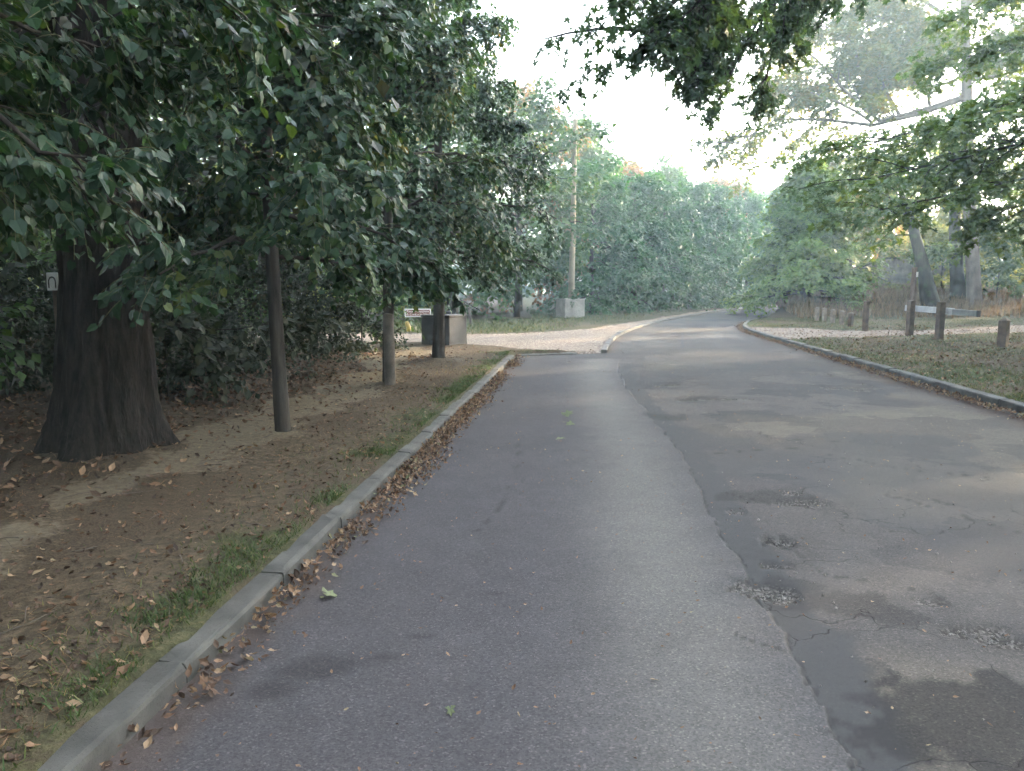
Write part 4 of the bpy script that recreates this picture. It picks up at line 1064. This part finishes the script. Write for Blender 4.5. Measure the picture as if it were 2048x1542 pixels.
# yellow marker beside it
yp = gnd(816, 655, .2)
r = thing('marker_stub', 'short yellow marker stub in the grass beside the brown sign', 'marker', (yp[0], yp[1], gz(yp[0], yp[1])))
b = Buf(); V, Q_ = trunk_rings(np.array([(0, 0, -.05), (.03, 0, .12), (.0, 0, .2), (-.03, 0, .3), (-.03, 0, .33)]), np.array([.07, .085, .07, .07, .02]), 10, 0, 0, 2); b.add(V, Q_)
link('body', b.mesh('body', [M['yellow']], True), r)
# fence posts behind the dark block, short dark post by the track
for i, (px, py, h, lab) in enumerate([(915, 643, .62, 'thin pale stake left of three behind the dark concrete block'), (929, 646, .68, 'middle thin pale stake behind the dark concrete block'), (941, 645, .66, 'slightly tilted thin pale stake, right of three')]):
    p = gnd(px, py, .2); post('pale_stake', lab, p[0], p[1], .09, h, .02, .3, 'pale stakes behind the dark concrete block', 'stake', 'stake', None, (0, 0, -.09)[i])
p = gnd(753, 687, .12); post('short_post', 'short dark leaning post at the near edge of the gravel track', p[0], p[1], .1, .52, .03, .2, None, 'timber', 'post', None, -.08)
# white notice at the left, half behind the massive trunk
wp = at(106, 563, 8.3)
r = thing('notice_board', 'small white notice with dark arch, half hidden beside the massive trunk', 'sign', (wp[0], wp[1], gz(wp[0], wp[1])), -.3)
zc = wp[2] - gz(wp[0], wp[1])
b = Buf(); box(b, (0, 0, zc), (.16, .02, .19), 0, 0, .004); link('board', b.mesh('board', [M['white']]), r)
b = Buf(); th = np.linspace(0, np.pi, 9)
V = [(.055 * math.cos(t_), -.0135, zc + .0 + .055 * math.sin(t_)) for t_ in th] + [(.038 * math.cos(t_), -.0135, zc + .0 + .038 * math.sin(t_)) for t_ in th]
V += [(-.055, -.0135, zc - .07), (-.038, -.0135, zc - .07), (.055, -.0135, zc - .07), (.038, -.0135, zc - .07)]
b.add(V, [(i, i + 1, i + 10, i + 9) for i in range(8)] + [(8, 17, 19, 18), (0, 9, 21, 20)])
link('arch_mark', b.mesh('arch_mark', [M['dark']]), r)
b = Buf(); box(b, (0, .03, zc / 2), (.07, .04, zc), 0, 0, .005); link('post', b.mesh('post', [M['timber']]), r)

# stone wall on the bank
r = thing('stone_wall', 'low sloping old stone wall with dark coping on the bank', 'wall', (24.2, 50, gz(24.2, 50)), -.05)
b = Buf()
V = [(-2.6, 0, -.3), (3.6, 0, -.3), (3.6, 0, 2.1), (-.2, 0, 1.95), (-2.6, 0, 1.05), (-2.6, .5, -.3), (3.6, .5, -.3), (3.6, .5, 2.1), (-.2, .5, 1.95), (-2.6, .5, 1.05)]
b.add(V, [(0, 1, 2, 3), (5, 8, 7, 6), (4, 3, 8, 9), (3, 2, 7, 8), (0, 4, 9, 5), (1, 6, 7, 2)], [(0, 3, 4), (5, 9, 8)])
link('masonry', b.mesh('masonry', [M['stonewall']]), r)
b = Buf()
V = [(-2.75, -.06, 1.052), (-.2, -.06, 1.952), (3.7, -.06, 2.103), (3.7, .56, 2.103), (-.2, .56, 1.952), (-2.75, .56, 1.052)]
V += [(x_, y_, z_ + .13) for x_, y_, z_ in V]
b.add(V, [(0, 1, 7, 6), (1, 2, 8, 7), (6, 7, 10, 11), (7, 8, 9, 10), (5, 11, 10, 4), (4, 10, 9, 3), (0, 6, 11, 5), (2, 3, 9, 8)])
link('coping', b.mesh('coping', [M['concrete_dark']]), r)
b = Buf(); box(b, (-2.85, .2, .45), (.5, .6, 1.5), 0, 0, .03); link('end_pier', b.mesh('end_pier', [M['stonepale']]), r)

# ------------------------------------------------------------------ grass, litter
def scatter_blades(name, label, cat, x, y, h, w, mat, rng, tilt=.35, val=None):
    n = len(x)
    z = ground_z(x, y) - .005
    base = np.c_[x, y, z]
    a = rng.uniform(0, 6.283, n)
    sd = np.c_[np.cos(a), np.sin(a), np.zeros(n)] * (w / 2)[:, None]
    ln = np.c_[rng.normal(size=n), rng.normal(size=n), np.zeros(n)] * (h * tilt)[:, None]
    up = np.c_[np.zeros(n), np.zeros(n), h]
    V = np.stack([base - sd, base + sd, base + ln * .35 + up * .6 + sd * .7, base + ln * .35 + up * .6 - sd * .7, base + ln + up], 1)
    off_ = (np.arange(n) * 5)[:, None]
    b = Buf()
    v = rng.uniform(0, 1, n) if val is None else val
    b.add(V.reshape(-1, 3), np.array([[0, 1, 2, 3]]) + off_, np.array([[3, 2, 4]]) + off_, np.repeat(v, 5))
    return tag(link(name, b.mesh(name, [M[mat]])), label, cat, kind='stuff')

from math import floor
def field(F, x, y):
    """bilinear-free lookup of a ground-grid field"""
    ix = np.clip(np.searchsorted(gx, x), 0, nx - 1); iy = np.clip(np.searchsorted(gy, y), 0, ny - 1)
    return F[iy, ix]
rng = np.random.default_rng(31)
# left kerb fringe and verge
n = 60000
y = 1.2 + 17 * rng.uniform(0, 1, n) ** 1.7
o_ = rng.exponential(.33, n) + .155
x = xL(y) - o_
g = field(grass, x, y)
kp = rng.uniform(0, 1, n) < np.clip(g ** 1.5 * (fbm(x * 2.6, y * 2.6, 71) - .36) * 4.5, .04, 1)
x, y, o_ = x[kp], y[kp], o_[kp]
h = rng.uniform(.015, .055, len(x)) * (1.15 - .3 * sstep(0, 1, o_))
scatter_blades('verge_grass', 'short green grass tufts along the left kerb', 'grass', x, y, h, rng.uniform(.003, .006, len(x)) * (1 + y * .06), 'grass', rng, .8, np.clip(rng.uniform(0, 1, len(x)) * .8 + .3 * sstep(.3, 1.0, o_), 0, 1))
n = 16000
y = 1.3 + 15 * rng.uniform(0, 1, n) ** 1.6; x = xL(y) - .2 - rng.uniform(0, 1, n) * (1.3 + y * .22)
kp = rng.uniform(0, 1, n) < np.clip((fbm(x * 1.8, y * 1.8, 73) - .38) * 4, .05, 1) * (1 - .9 * field(worn, x, y))
x, y = x[kp], y[kp]
scatter_blades('dry_verge_grass', 'thin dry straw-coloured grass on the left verge', 'grass', x, y, rng.uniform(.01, .035, len(x)), rng.uniform(.002, .004, len(x)) * (1 + y * .08), 'dry', rng, 2.2)
# right verge
n = 75000
y = 7 + 28 * rng.uniform(0, 1, n) ** 1.3
x = xR(y) + .17 + rng.uniform(0, 1, n) ** 1.2 * (4 + y * .45)
g = field(grass, x, y)
kp = rng.uniform(0, 1, n) < g
x, y = x[kp], y[kp]
scatter_blades('verge_grass', 'patchy mown grass on the right-hand verge', 'grass', x, y, rng.uniform(.025, .07, len(x)), rng.uniform(.006, .012, len(x)), 'grass', rng, .7)
# bank beyond the track
n = 48000
y = rng.uniform(21.5, 46, n); x = rng.uniform(-14, 1, n) * 1.0 + np.where(y > 25, rng.uniform(0, 1, n) * (y - 25) * .5, 0)
kp = (x < xL(y) - .5) & (rng.uniform(0, 1, n) < field(grass, x, y) * 1.1)
x, y = x[kp], y[kp]
scatter_blades('meadow_grass', 'grass strip beyond the gravel track around the pole footing', 'grass', x, y, rng.uniform(.04, .14, len(x)), rng.uniform(.012, .022, len(x)), 'grass', rng, .6)
# dry grass on the bank at right
n = 40000
y = rng.uniform(34.5, 50, n); x = rng.uniform(13, 42, n)
kp = (y - .12 * (x - 14) > 35.2 + rng.normal(size=n) * .4) & (x - .18 * (y - 36) > 13.2)
x, y = x[kp], y[kp]
scatter_blades('dry_grass', 'tall reddish dry grass covering the bank below the trunks', 'grass', x, y, rng.uniform(.2, .62, len(x)) * (.5 + 1.0 * fbm(x * .5, y * .5, 3)), rng.uniform(.012, .03, len(x)), 'dry', rng, .4)

def lay_leaves(x, y, zf, size, rng, kind='dead', curl=.35, lift=.004):
    n = len(x)
    a = rng.uniform(0, 6.283, n)
    d = norm(np.c_[np.cos(a), np.sin(a), rng.normal(size=n) * curl])
    nr = norm(np.c_[rng.normal(size=(n, 2)) * curl, np.ones(n)]); nr = norm(nr - (nr * d).sum(1, keepdims=True) * d)
    return leaf_batch(np.c_[x, y, zf + lift + np.abs(d[:, 2]) * size * .5], d, nr, size, kind)

def litter_obj(name, label, x, y, zf, size, rng, val=None, kind='dead', curl=.35):
    b = Buf(); V, Q_, T_, per = lay_leaves(x, y, zf, size, rng, kind, curl)
    b.add(V, Q_, T_, np.repeat(rng.uniform(0, 1, len(x)) if val is None else val, per))
    return tag(link(name, b.mesh(name, [M['litter']])), label, 'leaf litter', kind='stuff')
rng = np.random.default_rng(55)
# left gutter drift
n = 11000
y = np.where(rng.uniform(0, 1, n) < .82, rng.uniform(4.6, 17.3, n), rng.uniform(2.0, 5, n))
dens = .08 + .92 * sstep(.40, .62, fbm(y * .9, y * 0, 61)) * np.where(y < 5.2, .18, 1)
kp = rng.uniform(0, 1, n) < dens
y = y[kp]; wv = .05 + .10 * fbm(y * 1.3, y * 0, 62)
x = xL(y) + .02 + np.abs(rng.normal(size=len(y))) * wv
litter_obj('gutter_leaves', 'drift of dry brown leaves along the left kerb', x, y, .002 + rng.uniform(0, .03, len(y)) * (x - xL(y) < .1), rng.uniform(.018, .055, len(y)), rng, curl=.7)
# right gutter drift
n = 5200
y = rng.uniform(7, 34, n)
x = xR(y) - .03 - np.abs(rng.normal(size=n)) * .10
litter_obj('gutter_leaves', 'thin line of orange leaves along the right kerb', x, y, -.008 + rng.uniform(0, .03, n), rng.uniform(.02, .06, n), rng, np.clip(rng.uniform(.25, 1, n), 0, .96), curl=.7)
# crumbs over the road
n = 2600
y = 2 + 22 * rng.uniform(0, 1, n) ** 1.4; x = xL(y) + rng.uniform(0, 1, n) ** 1.3 * (xR(y) - xL(y))
litter_obj('road_leaf_crumbs', 'small leaf crumbs scattered over the asphalt', x, y, np.full(n, .006), rng.uniform(.006, .028, n), rng, np.clip(rng.uniform(.3, .97, n), 0, 1), curl=.4)
# wood floor litter left
n = 9500
y = 1.6 + 17 * rng.uniform(0, 1, n) ** 1.5; x = xL(y) - .2 - rng.uniform(0, 1, n) ** 1.2 * (1.5 + y * .75)
kp = rng.uniform(0, 1, n) < (1 - .82 * field(worn, x, y))
x, y = x[kp], y[kp]
litter_obj('leaf_litter', 'brown fallen leaves covering the soil under the left trees', x, y, ground_z(x, y), rng.uniform(.015, .06, len(x)), rng, rng.uniform(0, .97, len(x)) ** 1.4, 'dead', .45)
n = 4500
y = rng.uniform(5, 17, n); x = xL(y) - 1.6 - rng.uniform(0, 1, n) * 5
kp = rng.uniform(0, 1, n) < (1 - .85 * field(worn, x, y)); x, y = x[kp], y[kp]
litter_obj('leaf_litter', 'brown leaves on the forest floor around the massive trunk', x, y, ground_z(x, y), rng.uniform(.04, .10, len(x)), rng, rng.uniform(0, .9, len(x)) ** 1.3, 'dead', .45)
# right verge litter
n = 7000
y = 7 + 22 * rng.uniform(0, 1, n); x = xR(y) + .2 + rng.uniform(0, 1, n) * (6 + y * .3)
litter_obj('leaf_litter', 'scattered leaves on the right-hand verge', x, y, ground_z(x, y), rng.uniform(.03, .09, n), rng, np.clip(rng.uniform(.1, 1.0, n), 0, .97), 'dead', .4)

# twigs on the soil
n = 420
y = 1.8 + 13 * rng.uniform(0, 1, n) ** 1.4; x = xL(y) - .3 - rng.uniform(0, 1, n) * (1.2 + y * .5)
a_ = rng.uniform(0, 6.283, n); l_ = rng.uniform(.05, .28, n)
z = ground_z(x, y) + .008
P_ = np.stack([np.c_[x + np.cos(a_) * l_ * (q - .5), y + np.sin(a_) * l_ * (q - .5), z + .02 * l_ + rng.normal(size=n) * .012 * (q > 0)] for q in (0, .5, 1)], 1)
V, Q_ = tube_batch(P_, rng.uniform(.0015, .004, n)[:, None] * np.array([1, .9, .6])[None], 4)
b = Buf(); b.add(V, Q_)
tag(link('fallen_twigs', b.mesh('fallen_twigs', [M['stake']])), 'thin dry twigs lying on the soil under the left trees', 'twigs', kind='stuff')
# loose chippings in and beside the potholes
w_ = np.where((RY > 2.2) & (RY < 16), pitmask + .02 * (old > .5) * (n5 > .5), 0).ravel() * np.gradient(ry)[:, None].repeat(NT, 1).ravel()
idx = rng.choice(RX.size, 1500, p=w_ / w_.sum())
c_ = np.c_[RX.ravel()[idx], RY.ravel()[idx], RZ.ravel()[idx]] + np.c_[rng.normal(size=(1500, 2)) * .03, np.zeros(1500)]
oc = np.array([(1, 0, 0), (0, 1, 0), (-1, 0, 0), (0, -1, 0), (0, 0, 1), (0, 0, -1.)])
V = c_[:, None] + oc[None] * (rng.uniform(.003, .011, 1500)[:, None, None] * rng.uniform(.6, 1.3, (1500, 6, 1))) + np.array([0, 0, .003])
T_ = np.array([(0, 1, 4), (1, 2, 4), (2, 3, 4), (3, 0, 4), (1, 0, 5), (2, 1, 5), (3, 2, 5), (0, 3, 5)])[None] + (np.arange(1500) * 6)[:, None, None]
b = Buf(); b.add(V.reshape(-1, 3), None, T_.reshape(-1, 3))
tag(link('loose_chippings', b.mesh('loose_chippings', [M['chips']])), 'loose stone chippings around the potholes in the right lane', 'gravel', kind='stuff')

# single leaves that stand out
def single_leaf(label, px, py, size, val, kind, z=.004, curl=.2, seed=0, cat='leaf', name='fallen_leaf', n=1, spread=.0):
    rng = np.random.default_rng(seed)
    p = gnd(px, py, z)
    r_ = Buf()
    x = np.full(n, 0.) + rng.normal(size=n) * spread; y = np.full(n, 0.) + rng.normal(size=n) * spread
    V, Q_, T_, per = lay_leaves(x, y, np.zeros(n), np.full(n, size) * rng.uniform(.8, 1.1, n), rng, kind, curl)
    r_.add(V, Q_, T_, np.full(len(V), val))
    o = link(name, r_.mesh(name, [M['litter'] if val >= 0 else M['hedge']]), None, tuple(p))
    if z > .05: o.location.z = gz(p[0], p[1])
    return tag(o, label, cat, 'single fallen leaves')
def green_leaf(label, px, py, size, seed, z=.004):
    o = single_leaf(label, px, py, size, 1.0, 'maple', z, .25, seed)
    return o
green_leaf('green maple leaf lying alone on the road', 1112, 881, .13, 1)
green_leaf('larger green leaf of the group on the road ahead of the lone leaf', 1128, 837, .14, 2)
green_leaf('smaller green leaf right of the larger one on the road', 1146, 847, .1, 3)
green_leaf('green leaf in the gutter below the kerb', 645, 1192, .09, 4)
single_leaf('round dark orange-brown crumpled leaf in the near gutter', 418, 1384, .075, .42, 'maple', .01, .9, 5, n=3, spread=.008)
single_leaf('curled tan leaf in the gutter beside the kerb', 548, 1238, .10, .85, 'oval', .01, .6, 6)
single_leaf('tan curled leaf on the open asphalt, left of a pale one', 853, 1416, .05, .85, 'oval', .004, .5, 7)
single_leaf('pale grey-green leaf on the open asphalt, right of a tan one', 900, 1420, .045, 1.0, 'maple', .004, .4, 8)
single_leaf('pale brown lobed leaf near the front gutter', 385, 1425, .07, .9, 'maple', .006, .5, 9)
single_leaf('small tan leaf at the front of the right seam', 1733, 1430, .03, .9, 'oval', .004, .5, 10)
single_leaf('pale cream leaf on the seam side of the road', 1300, 1361, .04, .92, 'oval', .004, .5, 11)
single_leaf('yellow leaf on the dark soil at the far left', 62, 1129, .09, .95, 'oval', .16, .15, 12)
single_leaf('large pale leaf on the verge near the front kerb', 283, 1280, .065, .8, 'dead', .13, .5, 13)
single_leaf('curled orange leaf on the verge among dry leaves', 192, 1228, .07, .8, 'dead', .13, .7, 14)
single_leaf('big brown lobed leaf on the verge at front left', 230, 1335, .07, .55, 'dead', .13, .5, 15)

# ------------------------------------------------------------------ haze
hm = bpy.data.materials.new('haze'); hm.use_nodes = True
N, L = hm.node_tree.nodes, hm.node_tree.links
N.remove(N['Principled BSDF'])
pv = N.new('ShaderNodeVolumePrincipled')
pv.inputs['Color'].default_value = (.66, .88, 1.0, 1)
pv.inputs['Density'].default_value = 0.0025
pv.inputs['Anisotropy'].default_value = 0.3
L.new(pv.outputs[0], N['Material Output'].inputs['Volume'])
b = Buf(); box(b, (0, 40, 9.5), (420, 420, 22), 0)
hz_ = link('haze', b.mesh('haze', [hm]))
tag(hz_, kind='stuff')
print('leaves', LEAFCOUNT[0], 'tris', sum(sum(len(p.vertices) - 2 for p in me.polygons) if False else len(me.loops) - 2 * len(me.polygons) for me in bpy.data.meshes))
